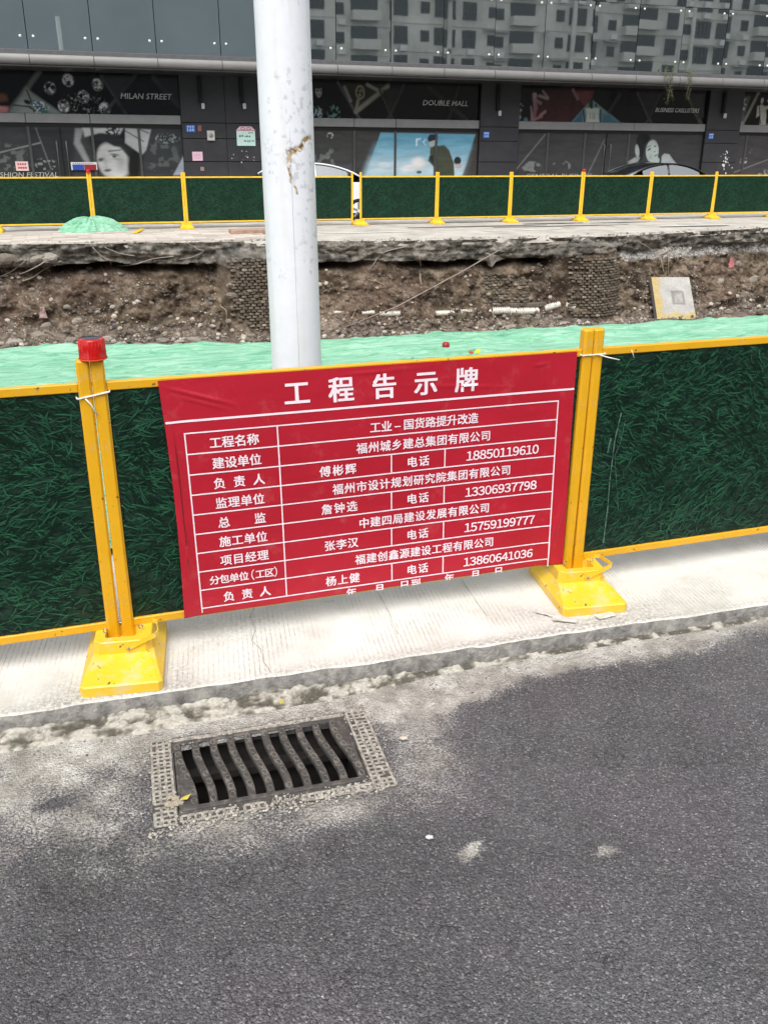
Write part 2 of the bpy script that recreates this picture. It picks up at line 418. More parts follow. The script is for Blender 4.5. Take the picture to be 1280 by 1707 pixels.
M['white'] = simple('white_plastic', (0.75, 0.75, 0.73), 0.5, var=0.05)
M['leaf'] = simple('vine_leaf', (0.09, 0.13, 0.03), 0.7, var=0.4)
M['wire'] = simple('pale_wire', (0.30, 0.26, 0.22), 0.7)
M['root'] = simple('pale_root', (0.27, 0.21, 0.15), 0.9)
M['pipe'] = simple('white_corrugated_plastic', (0.62, 0.60, 0.54), 0.6, var=0.15, dirt=(0.18, 0.14, 0.10), dsc=8, dth=(0.5, 0.68))
M['wood'] = simple('old_timber', (0.12, 0.10, 0.08), 0.9, var=0.3, sc_=12, bump=0.5)
def pole_mat():
    t = NT('white_pole_paint'); a = t.attr('col')
    c = t.mix(1.0, a.outputs['Color'], t.ramp(t.noise(16, 8, 0.75), [(0.3, 0.96), (0.7, 1.03)]), 'MULTIPLY')
    c = t.mix(t.ramp(t.noise(70, 5, 0.7), [(0.72, 0.0), (0.78, 0.4)]), c, (0.50, 0.47, 0.45))
    t.bump(t.noise(45, 7, 0.75), 0.4, 0.004)
    return t.set(c, 0.55, 0, 0.4)
M['pole'] = pole_mat()
M['iron'] = simple('cast_iron_dusty', (0.06, 0.056, 0.052), 0.75, 0.1, 0.3, 40, 0.5, 0.003, 80, dirt=(0.20, 0.18, 0.155), dsc=22, dth=(0.50, 0.74))
M['ironlight'] = simple('dust_caked_iron', (0.21, 0.195, 0.17), 0.9, 0, 0.3, 40, 0.6, 0.003, 80, dirt=(0.44, 0.41, 0.35), dsc=45, dth=(0.42, 0.62))
M['ironmid'] = simple('worn_iron_relief', (0.10, 0.094, 0.086), 0.7, 0.1, 0.3, 40, 0.5, 0.003, 80, dirt=(0.26, 0.24, 0.205), dsc=22, dth=(0.42, 0.66))
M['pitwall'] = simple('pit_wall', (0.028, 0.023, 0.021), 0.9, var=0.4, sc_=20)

# ================================================================== SETTING
# ---- near road with dust, kerb strip, mortar spill
def kerbY(x): return -0.318-0.045*np.asarray(x, float)+0.006*(vn(np.asarray(x)*6, 3.3)-0.5)
GX0, GX1, GY0, GY1 = 0.055, 0.845, -0.975, -0.520       # drain frame footprint
def axis(lo, hi, dense_lo, dense_hi, d, big):
    a = list(np.arange(dense_lo, dense_hi+1e-6, d)); out = []
    s = d; x = dense_lo
    while x > lo: s *= 1.35; x = max(lo, x-min(s, big)); out.append(x)
    out = out[::-1]+a; s = d; x = out[-1]
    while x < hi: s *= 1.35; x = min(hi, x+min(s, big)); out.append(x)
    return np.array(out)
xs = axis(-70, 140, -1.0, 3.6, 0.02, 12); ys = axis(-62, -0.36, -2.3, -0.36, 0.02, 8)
xs = np.unique(np.append(xs, [GX0+0.01, GX1-0.01])); ys = np.unique(np.append(ys, [GY0+0.01, GY1-0.01]))
X, Y = np.meshgrid(xs, ys, indexing='ij')
top = ys.max()
blend = sst(-0.52, -0.34, Y)
Y = np.where(blend > 0, Y*(1-blend)+(kerbY(X)+0.012)*blend, Y)
def road_z(X, Y):
    k = kerbY(X)
    z = -0.088+0.02*sst(-1.0, -2.0, Y)*0-0.0*X
    z = z+0.022*sst(0.9, 2.4, X)                       # carriageway rises to the right, the kerb shows less
    z = z+0.006*(fbm(X*3, Y*3, 4, 5)-0.5)+0.003*(fbm(X*18, Y*18, 3, 8)-0.5)
    return z
Z = road_z(X, Y)
kd = kerbY(X)-Y
dust = 1.25*np.exp(-(kd/0.13)**2)*(0.6+0.8*fbm(X*7, Y*14, 4, 140))
dust += 0.72*np.exp(-(np.clip(kd-0.02, 0, 9)/0.25)**2)*(1-sst(0.8, 1.7, X))
dust += 0.55*np.exp(-(kd/0.20)**2)*sst(0.9, 1.2, X)*(1-sst(1.9, 2.8, X))
dust += 0.55*np.exp(-((X+0.25)/0.48)**2-((Y+0.72)/0.30)**2)
dust += 0.50*np.exp(-((X-0.98)/0.16)**2-((Y+0.80)/0.22)**2)
dust += 0.50*np.exp(-((X-0.45)/0.6)**2-((Y+1.02)/0.13)**2)
dust += 0.5*np.exp(-((X-1.15)/0.30)**2-((Y+0.56)/0.08)**2)
dust *= 0.15+1.5*fbm(X*5.5, Y*5.5, 6, 2, 0.62)
dust -= 0.5*np.exp(-((X-1.62)/0.3)**2-((Y+0.66)/0.09)**2)
dust += 0.10*(fbm(X*1.5, Y*1.5, 4, 9)-0.5)
for (px, py, r, a) in ((783, 1418, 0.05, 1.3), (1012, 1416, 0.035, 1.3), (1000, 1408, 0.015, 1.3)):
    q = at(px, py, z=-0.08); uu = (X-q[0])*0.9+(Y-q[1])*0.45; vv = (Y-q[1])*0.9-(X-q[0])*0.45; dust += 0.72*a*sst(1.35, 0.6, np.sqrt(uu**2/(r*1.1)**2+vv**2/(r*0.55)**2)+1.0*(fbm(X*40, Y*40, 3, 141)-0.5))*(0.35+0.6*fbm(X*60, Y*60, 2, 142))
q = at(90, 1338, z=-0.08); dust -= 0.8*np.exp(-((X-q[0])**2/0.05**2+(Y-q[1])**2/0.022**2))
cx = (X[:-1, :-1]+X[1:, 1:])/2; cy = (Y[:-1, :-1]+Y[1:, 1:])/2
keep = ~((cx > 0.125) & (cx < 0.77) & (cy > -0.915) & (cy < -0.575))
o = link('road', grid_mesh('road', np.stack([X, Y, Z], -1), M['asphalt'], keep=keep, attr={'dust': np.clip(dust, -0.3, 1.3)})); tag(o, kind='structure')

# pale concrete strip with a grey kerb face
xs = axis(-70, 140, -1.0, 4.4, 0.03, 12)
fr = np.concatenate([[0, 0.5, 1.0], np.linspace(0.02, 0.25, 9)+1, np.linspace(0.3, 3.2, 20)+1])
P = np.zeros((len(xs), len(fr), 3)); D = np.zeros((len(xs), len(fr)))
for j, f in enumerate(fr):
    k = kerbY(xs)
    chip = 0.022*(fbm(xs*9, 1.0, 5, 4)-0.5)
    jt = np.exp(-((xs-1.36)/0.02)**2)*0.02
    if f <= 1:
        P[:, j] = np.stack([xs, k+chip*f+jt+0.012*(1-f)*(-1)+0.008*(fbm(xs*20, f*3, 3, 6)-0.5), -0.14+(0.14-0.006)*f-0.2*jt], -1)
    else:
        yy = k+chip*(1-min(1, (f-1)*12))+(f-1)
        if f < 1.03: P[:, j] = np.stack([xs, yy-0.006+jt, 0*xs-0.3*jt], -1)
        else: P[:, j] = np.stack([xs, yy, 0.002*(fbm(xs*5, yy*5, 3, 7)-0.5)], -1)
        D[:, j] = 1.0*np.exp(-((f-1)/0.05)**2)*(0.2+1.3*fbm(xs*4, 5.5, 4, 1))
Xs, Ys = P[:, :, 0], P[:, :, 1]
for cx_, cy_, sx_, sy_ in ((-0.20, -0.22, 0.10, 0.10), (1.74, -0.2, 0.10, 0.08), (0.45, 0.05, 0.25, 0.12), (0.22, -0.22, 0.06, 0.10), (2.2, -0.3, 0.2, 0.07), (1.9, -0.33, 0.2, 0.04)):
    D += 0.55*np.exp(-((Xs-cx_)/sx_)**2-((Ys-cy_)/sy_)**2)
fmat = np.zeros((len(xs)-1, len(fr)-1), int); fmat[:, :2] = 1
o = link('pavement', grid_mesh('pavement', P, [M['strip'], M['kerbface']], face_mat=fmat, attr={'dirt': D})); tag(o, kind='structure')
# hairline cracks in the strip
def ground_line(pts, wd, name, parent, z=0.003, mat='black'):
    b = MB(); P_ = [Vector(at(px, py, z=0.0)) for px, py in pts]
    for a, c_ in zip(P_[:-1], P_[1:]):
        n = 5
        last = None
        for i in range(n+1):
            p = a.lerp(c_, i/n); p = p+Vector((random.uniform(-.003, .003), random.uniform(-.003, .003), 0))
            if last is not None:
                d = (p-last); s_ = Vector((-d.y, d.x, 0)).normalized()*wd*random.uniform(0.5, 1.2)
                b.add([(last-s_).to_tuple()[:2]+(z,), (last+s_).to_tuple()[:2]+(z,), (p+s_).to_tuple()[:2]+(z,), (p-s_).to_tuple()[:2]+(z,)], [(0, 1, 2, 3)])
            last = p
    x = b.build(name, M[mat], parent); return x
M['crack'] = simple('crack_dark', (0.17, 0.15, 0.12), 0.9)
pav = bpy.data.objects['pavement']
for pts in ([(424, 1012), (418, 1030), (426, 1050), (420, 1068), (436, 1085), (440, 1105), (452, 1122)],
            [(628, 985), (648, 1022), (664, 1058)], [(768, 966), (806, 1020), (812, 1028)], [(540, 1005), (556, 1002)]):
    ground_line(pts, 0.0011, 'crack', pav, mat='crack')
# mortar spill along the kerb foot: lumpy, pale and dark
xs = np.arange(-1.6, 4.2, 0.006); vs_ = np.linspace(0, 1, 34)
X, V = np.meshgrid(xs, vs_, indexing='ij')
wd = (0.10+0.05*(fbm(X*2.5, 0.5, 3, 3)-0.5))*(0.45+0.75*(1-sst(0.5, 1.5, X)))
Y = kerbY(X)+0.006-wd*V
lump = fbm(X*13, Y*20, 5, 12)
ridge = np.abs(vn(X*22, Y*34, 40)-0.5)*2
crust = fbm(X*28, Y*40, 4, 44); plates = sst(0.45, 0.52, fbm(X*11, Y*16, 4, 46))
chips = sst(0.47, 0.50, fbm(X*24+3, Y*30, 3, 47))
H = (0.022*(1-sst(0.6, 1.3, X))+0.006)*(1-V**1.1)*(0.3+0.7*lump+0.25*plates)+0.020*(crust-0.5)*(1-V*0.7)*(1-0.5*sst(0.9, 1.5, X))+0.006*chips*(1-V)+0.010*(fbm(X*70, Y*90, 3, 48)-0.5)*(1-V*0.7)
Z = np.where(V >= 0.999, -0.12, road_z(X, Y)+0.001+H-0.012*sst(0.8, 1.0, V))
pal = np.stack([np.interp(0.30*lump+0.40*crust+0.12*plates+0.10*chips+0.25*fbm(X*60, Y*60, 3, 49)-0.03+0.25*(fbm(X*2.0, Y*6, 3, 45)-0.5), [0.42, 0.52, 0.64], [a, b, c]) for a, b, c in ((0.11, 0.25, 0.50), (0.10, 0.23, 0.47), (0.08, 0.19, 0.41))], -1)
o = link('mortar_spill', grid_mesh('mortar_spill', np.stack([X, Y, Z], -1), M['mortar'], col=pal, flip=True)); tag(o, kind='structure')
# loose grit on the gutter and small pale crumbs on the asphalt
def stone_verts(r, seed):
    rr = random.Random(seed); b = bmesh.new(); bmesh.ops.create_icosphere(b, subdivisions=1, radius=1.0)
    vs = [Vector(v.co)*rr.uniform(0.7, 1.15) for v in b.verts]; fs = [[v.index for v in f.verts] for f in b.faces]; b.free()
    return vs, fs
SV = [stone_verts(1, i) for i in range(6)]
def scatter(mb, p, r, col, flat=1.0, k=None):
    vs, fs = SV[random.randrange(6) if k is None else k]
    R = Euler((random.uniform(0, 6), random.uniform(0, 6), random.uniform(0, 6))).to_matrix()
    mb.add([Vector(p)+Vector((q.x, q.y, q.z*flat)) for q in (R @ (v*r) for v in vs)], fs, 0, False, col)
mb = MB()
for i in range(900):
    x = random.uniform(-1.0, 2.9); k = float(kerbY(x)); y = k-abs(random.gauss(0.05, 0.10))
    if GX0 < x < GX1 and GY0 < y < GY1: continue
    r = random.choice((0.0015, 0.002, 0.003, 0.005)); c = random.uniform(0.12, 0.5)
    scatter(mb, (x, y, float(road_z(x, y))+r*0.4), r, (c, c*0.93, c*0.82), 0.7)
for i in range(160):
    x = random.uniform(-0.6, 2.4); y = random.uniform(-2.0, -0.6)
    if GX0 < x < GX1 and GY0 < y < GY1: continue
    r = random.choice((0.0012, 0.002, 0.0025)); c = random.uniform(0.3, 0.7)
    scatter(mb, (x, y, float(road_z(x, y))+r*0.3), r, (c, c*0.96, c*0.85), 0.5)
o = mb.build('grit', M['pebble'], None, True); tag(o, 'fine pale grit scattered along the kerb foot and gutter', 'grit', kind='stuff')
def single_stone(name, px, py, r, label, colr, z=-0.08):
    p = at(px, py, z=z); b = MB(); vs, fs = SV[2]
    b.add([Vector((v.x*r*1.3, v.y*r*0.9, v.z*r*0.6)) for v in vs], fs, 0, False, colr)
    o = b.build(name, M['pebble'], None, True); o.location = (p[0], p[1], z+r*0.25); tag(o, label, 'stone')
single_stone('concrete_crumb', 715, 1397, 0.011, 'small white concrete crumb lying alone on the dark asphalt left of the pothole patch', (0.65, 0.63, 0.6))
single_stone('concrete_crumb', 672, 1232, 0.014, 'pale crumb of mortar beside the gutter right of the drain grate', (0.55, 0.5, 0.42))
# torn cement-stained paper scraps at the foot of the right barrier support
def scrap(px, py, s, label, rz):
    n = 9; g = np.linspace(-1, 1, n); A, B = np.meshgrid(g, g, indexing='ij')
    Zr = 0.35*np.abs(fbm(A*2, B*2, 3, int(px))-0.45)+0.05
    P_ = np.stack([A*s*(1+0.2*fbm(B*3, 1, 2, 4)), B*s*0.45*(1+0.4*fbm(A*3, 2, 2, 5)), Zr*s], -1)
    p = at(px, py, z=0.0); o = link('paper_scrap', grid_mesh('paper_scrap', P_, M['scrap'])); o.location = (p[0], p[1], 0.004); o.rotation_euler = (0, 0, rz)
    tag(o, label, 'scrap')
M['scrap'] = simple('cement_stained_paper', (0.55, 0.53, 0.48), 0.85, var=0.25, sc_=20)
scrap(940, 1035, 0.045, 'crumpled whitish paper scrap in front of the yellow foot right of the banner', -0.5)
scrap(908, 1024, 0.035, 'flattened grey white scrap beside the left front corner of the right yellow foot', -0.9)
scrap(1008, 1028, 0.04, 'thin pale scrap tucked under the front edge of the right yellow foot', 0.1)

# ---- drain grate
GCX, GCY = (GX0+GX1)/2, (GY0+GY1)/2
def bar_path(i, v):
    """x of slot boundary i (0..9) at v (0 kerb side, 1 road side)"""
    return IX0+(IX1-IX0-0.045)*(i/9.0)+0.004+0.036*float(sst(0.12, 0.88, v))
IX0, IX1, IY0, IY1 = 0.146, 0.748, -0.912, -0.556
g = thing('drain_grate', 'dusty cast iron storm drain grate with nine wavy slots in the gutter below the kerb', 'drain grate', (0, 0, -0.078))
RG = math.radians(-3.2); ctr = Vector((GCX, GCY, 0)); g.location = ctr-Matrix.Rotation(RG, 3, 'Z') @ ctr+Vector((0, 0, -0.0850)); g.rotation_euler = (0, 0, RG)
b = MB()
for (x0, x1, y0, y1) in ((GX0, IX0-0.012, GY0, GY1), (IX1+0.012, GX1, GY0, GY1), (IX0-0.012, IX1+0.012, GY0, IY0-0.008), (IX0-0.012, IX1+0.012, IY1+0.008, GY1)):
    b.box(x0, x1, y0, y1, -0.04, 0.0)
fr_ = b.build('frame', M['iron'], g)
b = MB(); pt = 0.0215
def lattice(x0, x1, y0, y1):
    nx = max(1, round((x1-x0)/pt)); ny = max(1, round((y1-y0)/pt))
    for i in range(nx+1):
        x = x0+(x1-x0)*i/nx
        for j in range(ny):      # short pieces, slightly uneven, some worn away
            if random.random() < 0.05: continue
            ya = y0+(y1-y0)*j/ny; yb = y0+(y1-y0)*(j+1)/ny; h = random.uniform(0.0010, 0.0025); w_ = random.uniform(0.0034, 0.0054)
            b.box(x-w_, x+w_, ya, yb, 0.0, h)
    for j in range(ny+1):
        y = y0+(y1-y0)*j/ny
        for i in range(nx):
            if random.random() < 0.05: continue
            xa = x0+(x1-x0)*i/nx; xb = x0+(x1-x0)*(i+1)/nx; h = random.uniform(0.0009, 0.0022); w_ = random.uniform(0.0034, 0.0054)
            b.box(xa+0.001, xb-0.001, y-w_, y+w_, 0.0, h)
lattice(GX0+0.006, IX0-0.022, GY0+0.006, GY1-0.006); lattice(IX1+0.022, GX1-0.006, GY0+0.006, GY1-0.006)
lattice(IX0-0.005, IX0+0.26, GY0+0.008, IY0-0.028); lattice(IX1-0.22, IX1+0.008, GY0+0.008, IY0-0.028); lattice(IX0-0.01, IX1+0.01, IY1+0.016, GY1-0.010)
la = b.build('stud_lattice', M['ironlight'], g); la['kind'] = 'stuff'
b = MB()   # raised strokes of the worn foundry mark between the lattice fields
for i in range(9):
    x = IX0+0.285+i*0.014; s_ = random.choice((-0.3, 0, 0.25, 0))
    b.box(-0.0015, 0.0015, -0.012, 0.012, 0, 0.003, M=Matrix.Translation((x, GY0+0.032, 0)) @ Matrix.Rotation(s_, 4, 'Z'))
b.build('worn_marks', M['ironlight'], g)
b = MB()
for (x0, x1, y0, y1) in ((IX0-0.009, IX1+0.009, IY0-0.006, IY0+0.014), (IX0-0.009, IX1+0.009, IY1-0.010, IY1+0.006), (IX0-0.009, IX0+0.002, IY0+0.014, IY1-0.010), (IX1-0.004, IX1+0.009, IY0+0.014, IY1-0.010)):
    b.bbox(x0, x1, y0, y1, -0.03, 0.004, 0.003)
b.build('grate_rim', M['iron'], g)
pitch = (IX1-IX0-0.045)/9.0
for i in range(10):
    b = MB(); n = 16; L = []; R_ = []
    bw = 0.0132
    for k in range(n+1):
        v = k/n; y = IY1-0.004+(IY0+0.010-IY1+0.004)*v
        cx_ = IX0+0.004+pitch*i+0.036*float(sst(0.12, 0.88, v)); L.append((cx_-bw, y)); R_.append((cx_+bw, y))
        if i == 0: L[-1] = (IX0+0.0, y)
        if i == 9: R_[-1] = (IX1-0.002, y)
    vs = []; F = []
    for k in range(n+1): vs += [(L[k][0], L[k][1], -0.014), (L[k][0], L[k][1], 0.001), (L[k][0]+0.002, L[k][1], 0.003), (R_[k][0]-0.002, R_[k][1], 0.003), (R_[k][0], R_[k][1], 0.001), (R_[k][0], R_[k][1], -0.014)]
    for k in range(n):
        for j in range(5): F.append((k*6+j, k*6+j+1, (k+1)*6+j+1, (k+1)*6+j))
    b.add(vs, F)
    br = b.build('grate_bar', M['iron'], g)
    b = MB()   # chain of oval rings cast on the bar
    for q in range(8):
        v = (q+0.5)/8; y = IY1-0.004+(IY0+0.010-IY1+0.004)*v; cx_ = IX0+0.004+pitch*i+0.036*float(sst(0.12, 0.88, v))
        if random.random() < 0.06: continue
        sl_ = 0.036*float(sst(0.12, 0.88, v+0.05)-sst(0.12, 0.88, v-0.05)); 
        pts = [(cx_+0.0085*math.cos(a)-math.sin(a)*sl_*0.3, y+0.0145*math.sin(a), 0.0042) for a in [2*math.pi*s_/10 for s_ in range(11)]]
        b.tube(pts, 0.0018, 5, caps=False)
    b.build('chain_relief', M['ironmid'], br)['kind'] = 'stuff'
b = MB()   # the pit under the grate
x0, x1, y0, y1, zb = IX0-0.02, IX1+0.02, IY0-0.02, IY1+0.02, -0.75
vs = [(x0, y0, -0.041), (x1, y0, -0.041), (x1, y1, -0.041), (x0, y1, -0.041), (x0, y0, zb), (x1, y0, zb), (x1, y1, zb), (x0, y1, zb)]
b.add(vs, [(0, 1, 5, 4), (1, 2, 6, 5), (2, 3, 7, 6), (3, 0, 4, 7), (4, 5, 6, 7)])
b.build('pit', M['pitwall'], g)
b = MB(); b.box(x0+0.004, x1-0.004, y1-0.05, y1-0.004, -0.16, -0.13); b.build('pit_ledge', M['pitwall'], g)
b = MB()
q = at(303, 1340, z=-0.075); 
for i in range(14): scatter(b, (q[0]+random.gauss(0, 0.016), q[1]+random.gauss(0, 0.02), 0.008), random.uniform(0.005, 0.016), (0.36, 0.31, 0.24), 0.6)
x = b.build('caked_mud', M['pebble'], g, True)
b = MB()
for (px, py, l_, rz) in ((310, 1332, 0.02, 0.4), (470, 1180, 0.018, 1.0)):
    q = at(px, py, z=-0.07); zz = 0.0
    Mx = Matrix.Translation((q[0], q[1], 0)) @ Matrix.Rotation(rz, 4, 'Z')
    bb = MB(); bb.add([Mx @ Vector(v) for v in ((-l_, 0, 0.004), (0, -l_*0.5, 0.001), (l_, 0, 0.006), (0, l_*0.5, 0.002))], [(0, 1, 2, 3)])
    lf = bb.build('fallen_leaf', simple('yellow_leaf', (0.5, 0.42, 0.08), 0.7)); lf.location = (0, 0, -0.066 if py > 1300 else -0.045)
    tag(lf, 'tiny dry yellow leaf on the grate left end' if py > 1300 else 'tiny dry yellow leaf on the mortar above the grate', 'leaf')

b = MB()
for i in range(2600):   # dust and grit caked over the rim
    x = random.uniform(GX0-0.03, GX1+0.03); y = random.choice((random.gauss(GY1-0.01, 0.022), random.gauss(GY0, 0.022), random.uniform(GY0, GY1)))
    if y < GY0-0.05 or y > GY1+0.05: continue
    if IX0-0.004 < x < IX1+0.004 and IY0-0.004 < y < IY1+0.004: continue
    if float(vn(x*14, y*14, 130)) < 0.45: continue
    r = random.choice((0.002, 0.003, 0.004, 0.006)); c = random.uniform(0.22, 0.48); scatter(b, (x, y, -0.084), r, (c, c*0.93, c*0.82), 0.5)
o = b.build('rim_grit', M['pebble'], None, True); tag(o, 'pale grit caked on the rim of the drain grate', 'grit', kind='stuff')
# ---- banks, trench and far pavement
NETX = np.array([-9, -0.75, 1.75, 3.0, 4.8, 6.3, 6.9, 7.83, 30]); NETY = np.array([6.3, 6.1, 5.67, 5.58, 5.59, 5.46, 5.60, 5.50, 5.4])
def lipY(x): return np.interp(x, NETX, NETY)
TX = np.array([-9, -1.23, 1.16, 3.68, 6.0, 8.7, 11.4, 16.0, 30]); TY = np.array([15.9, 15.67, 15.4, 15.1, 14.5, 14.33, 14.33, 15.24, 15.6])
def topY(x): return np.interp(x, TX, TY)
FLOOR = -1.62
XT0, XT1 = -9.0, 27.0
def wallY(x, z):
    """far soil face: y for a given x and height"""
    x = np.asarray(x, float); z = np.asarray(z, float); t = topY(x)
    d = np.clip(0.10-z, 0, 3)
    lay = -0.30+0.20*(fbm(x*1.3, 0.3, 4, 30)-0.5)+0.10*sst(9.0, 11.0, x)    # foot of the broken pavement layer
    y = t+0.05*(fbm(x*2.2, z*5, 4, 31)-0.5)*2+0.02*d
    under = sst(0.0, 0.05, lay-z)
    gap = np.exp(-((lay-z-0.05)/0.09)**2)*(z < lay)*(0.75*sst(0.35, 0.65, fbm(x*1.1, 1.1, 3, 33))+0.08)*sst(12.5, 10.5, x)
    y = y+under*(0.16-0.50*np.clip(lay-z, 0, 3)**0.95)+gap
    y = y+under*(0.42*(fbm(x*1.1, z*1.6, 4, 35)-0.5)+0.26*(fbm(x*4, z*5, 4, 36)-0.5)+0.11*(fbm(x*12, z*14, 4, 37)-0.5))
    def flat(y, x0, x1, zt, yb, e=0.10):
        m = sst(x0-e, x0+e*0.4, x)*sst(x1+e, x1-e*0.4, x)*sst(zt+0.10, zt-0.02, z); return y*(1-m)+m*(yb+0*x)
    y = flat(y, 2.82, 3.98, -0.14, 14.60-0.22*d)
    rr_ = np.clip(1-((x-10.52)/0.82)**2, 0, 1); y = np.where((np.abs(x-10.52) < 0.82) & (z < -0.05), np.minimum(y, 14.66-0.72*np.sqrt(rr_)-0.13*d), y)
    y = y+under*0.03*(fbm(x*34, z*34, 2, 38)-0.5)
    y = y+(1-under)*(0.22*(fbm(x*2.2, z*9, 5, 39)-0.5)+0.10*(fbm(x*9, z*16, 4, 41)-0.5))
    return y
xs = np.concatenate([np.arange(XT0, -2.2, 0.12), np.arange(-2.2, 17.0, 0.022), np.arange(17.0, XT1+0.01, 0.12)])
zs = np.concatenate([[0.10], np.arange(0.085, FLOOR-0.02, -0.020)])
A, Bz = np.meshgrid(xs, zs, indexing='ij')
Yw = wallY(A, Bz)
fl = np.linspace(0, 1, 40)[1:]
base = Yw[:, -1]
Xf = np.repeat(xs[:, None], len(fl), 1); ef = fl**1.8
Yf = base[:, None]+(lipY(xs)[:, None]+0.35-base[:, None])*ef
Zf = FLOOR-0.03+0.18*(fbm(Xf*1.2, Yf*1.2, 4, 50)-0.5)*sst(0, 0.02, ef)+0.07*(fbm(Xf*6, Yf*6, 4, 51)-0.5)
nw = np.linspace(0, 1, 16)[1:]
Xn = np.repeat(xs[:, None], len(nw), 1); Yn = lipY(xs)[:, None]+0.35-0.30*nw+0.08*(fbm(Xn*2, nw*3, 3, 52)-0.5)
Zn = Zf[:, -1:]+(-0.03-Zf[:, -1:])*nw
P = np.stack([np.concatenate([A, Xf, Xn], 1), np.concatenate([Yw, Yf, Yn], 1), np.concatenate([Bz, Zf, Zn], 1)], -1)
px_, pz_ = P[:, :, 0], P[:, :, 2]
c0 = fbm(px_*1.3, pz_*1.6+P[:, :, 1], 5, 60); c1 = fbm(px_*9, pz_*9+P[:, :, 1]*5, 5, 61); c2 = fbm(px_*30, pz_*30+P[:, :, 1]*15, 3, 62)
brown = np.stack([np.interp(0.55*c0+0.45*c1, [0.3, 0.5, 0.68], v) for v in ((0.034, 0.112, 0.255), (0.024, 0.083, 0.196), (0.016, 0.057, 0.142))], -1)
red = np.stack([0*c0+0.12, 0*c0+0.080, 0*c0+0.060], -1); rm = (sst(0.52, 0.66, fbm(px_*0.8, pz_*1.2, 3, 63))*0.5)[..., None]
brown = brown*(1-rm)+red*rm
lay = -0.30+0.20*(fbm(px_*1.3, 0.3, 4, 30)-0.5)+0.10*sst(9.0, 11.0, px_)
slab = sst(-0.02, 0.02, pz_-lay)[..., None]*(P[:, :, 1] > 12)[..., None]
gs = np.stack([np.interp(0.6*c1+0.4*c0, [0.3, 0.5, 0.68], v) for v in ((0.045, 0.15, 0.31), (0.043, 0.14, 0.285), (0.037, 0.12, 0.245))], -1)
col = brown*(1-slab)+gs*slab
# pale gravel bed below the pavement on the right
gv = (sst(10.9, 11.6, px_)*sst(0.0, 0.05, lay-pz_+0.02)*(1-sst(0.16, 0.30, lay-pz_+0.06*(c1-0.5)))*(P[:, :, 1] > 12))[..., None]
col = col*(1-gv)+np.stack([np.interp(c2, [0.35, 0.65], v) for v in ((0.20, 0.50), (0.19, 0.48), (0.17, 0.44))], -1)*gv
# paler rubble dust at the foot of the face and on the floor
ft = (sst(FLOOR+0.28, FLOOR+0.06, pz_+0.1*(c1-0.5))*0.55)[..., None]
col = col*(1-ft)+np.stack([np.interp(c2, [0.35, 0.65], v) for v in ((0.13, 0.34), (0.105, 0.28), (0.085, 0.23))], -1)*ft
sp = (c2*0.6+c1*0.4 > 0.60)[..., None]*0.35; col = col*(1-sp)+0.30*sp*np.array([1, 0.88, 0.78])
trench = link('trench', grid_mesh('trench', P, M['soil'], col=np.clip(col, 0.008, 0.8))); tag(trench, kind='structure')

def on_wall(px, py):
    """point of the soil face that the photograph shows at px,py"""
    d = _fw+_r2*(px-640)/FPX-_u2*(py-853.5)/FPX; d = d/d[1]
    for yy in np.arange(11.5, 17.0, 0.02):
        p = CAM+d*(yy-CAM[1])
        if p[2] <= FLOOR+0.02 or yy >= float(wallY(p[0], p[2])): return Vector(p)
    return Vector(p)

# stones of the soil face: the large ones one by one, the rest as a mass
SM = []
for i in range(5):
    rr = random.Random(50+i); b = bmesh.new(); bmesh.ops.create_icosphere(b, subdivisions=2, radius=1.0)
    for v in b.verts:
        n_ = v.co.normalized(); f = 0.75+0.5*float(fbm(n_.x*1.6+i*3, n_.y*1.6+n_.z*1.3, 3, i)); v.co = Vector((n_.x*f*1.15, n_.y*f*0.8, n_.z*f*0.78))
        if rr.random() < 0.2: v.co *= 0.9
    me = bpy.data.meshes.new('stone'); b.to_mesh(me); b.free(); me.materials.append(M['stone']); SM.append(me)
big = [(18, 432, 22, 12), (60, 433, 16, 8), (90, 430, 18, 9), (78, 548, 10, 11), (65, 560, 13, 8), (25, 572, 12, 6), (10, 580, 9, 6), (120, 568, 11, 6), (55, 484, 6, 5), (85, 500, 8, 5),
       (112, 512, 5, 4), (140, 455, 7, 6), (150, 450, 6, 5), (178, 566, 9, 6), (232, 575, 8, 4), (248, 551, 6, 5), (275, 556, 4, 4), (310, 548, 5, 4), (285, 530, 5, 6), (338, 441, 9, 6), (392, 476, 13, 6),
       (391, 495, 14, 10), (361, 523, 5, 6), (388, 513, 5, 4), (385, 536, 8, 5), (325, 567, 11, 5), (366, 577, 9, 5), (395, 579, 11, 6), (345, 572, 7, 5), (272, 568, 10, 5), (300, 570, 8, 4), (205, 574, 8, 5),
       (596, 475, 4, 6), (550, 551, 5, 4), (545, 420, 7, 4), (590, 424, 15, 6), (625, 415, 7, 5), (845, 409, 10, 5), (925, 406, 20, 6), (898, 528, 6, 7),
       (930, 530, 8, 4), (938, 540, 9, 4), (880, 530, 8, 5), (961, 534, 7, 5), (848, 546, 8, 4), (820, 535, 6, 4), (1255, 470, 14, 12), (1275, 480, 10, 12), (1240, 492, 10, 8), (1268, 520, 8, 6), (1155, 446, 6, 5),
       (1105, 422, 12, 5), (1180, 535, 7, 4), (1215, 520, 8, 5), (1010, 548, 5, 4), (250, 505, 7, 5), (300, 495, 8, 5), (225, 480, 6, 5), (130, 535, 8, 6), (1200, 470, 8, 6), (1230, 440, 6, 5), (420, 560, 8, 5), (640, 546, 6, 4), (700, 552, 5, 3), (100, 470, 7, 6), (215, 545, 6, 5), (165, 520, 6, 5)]
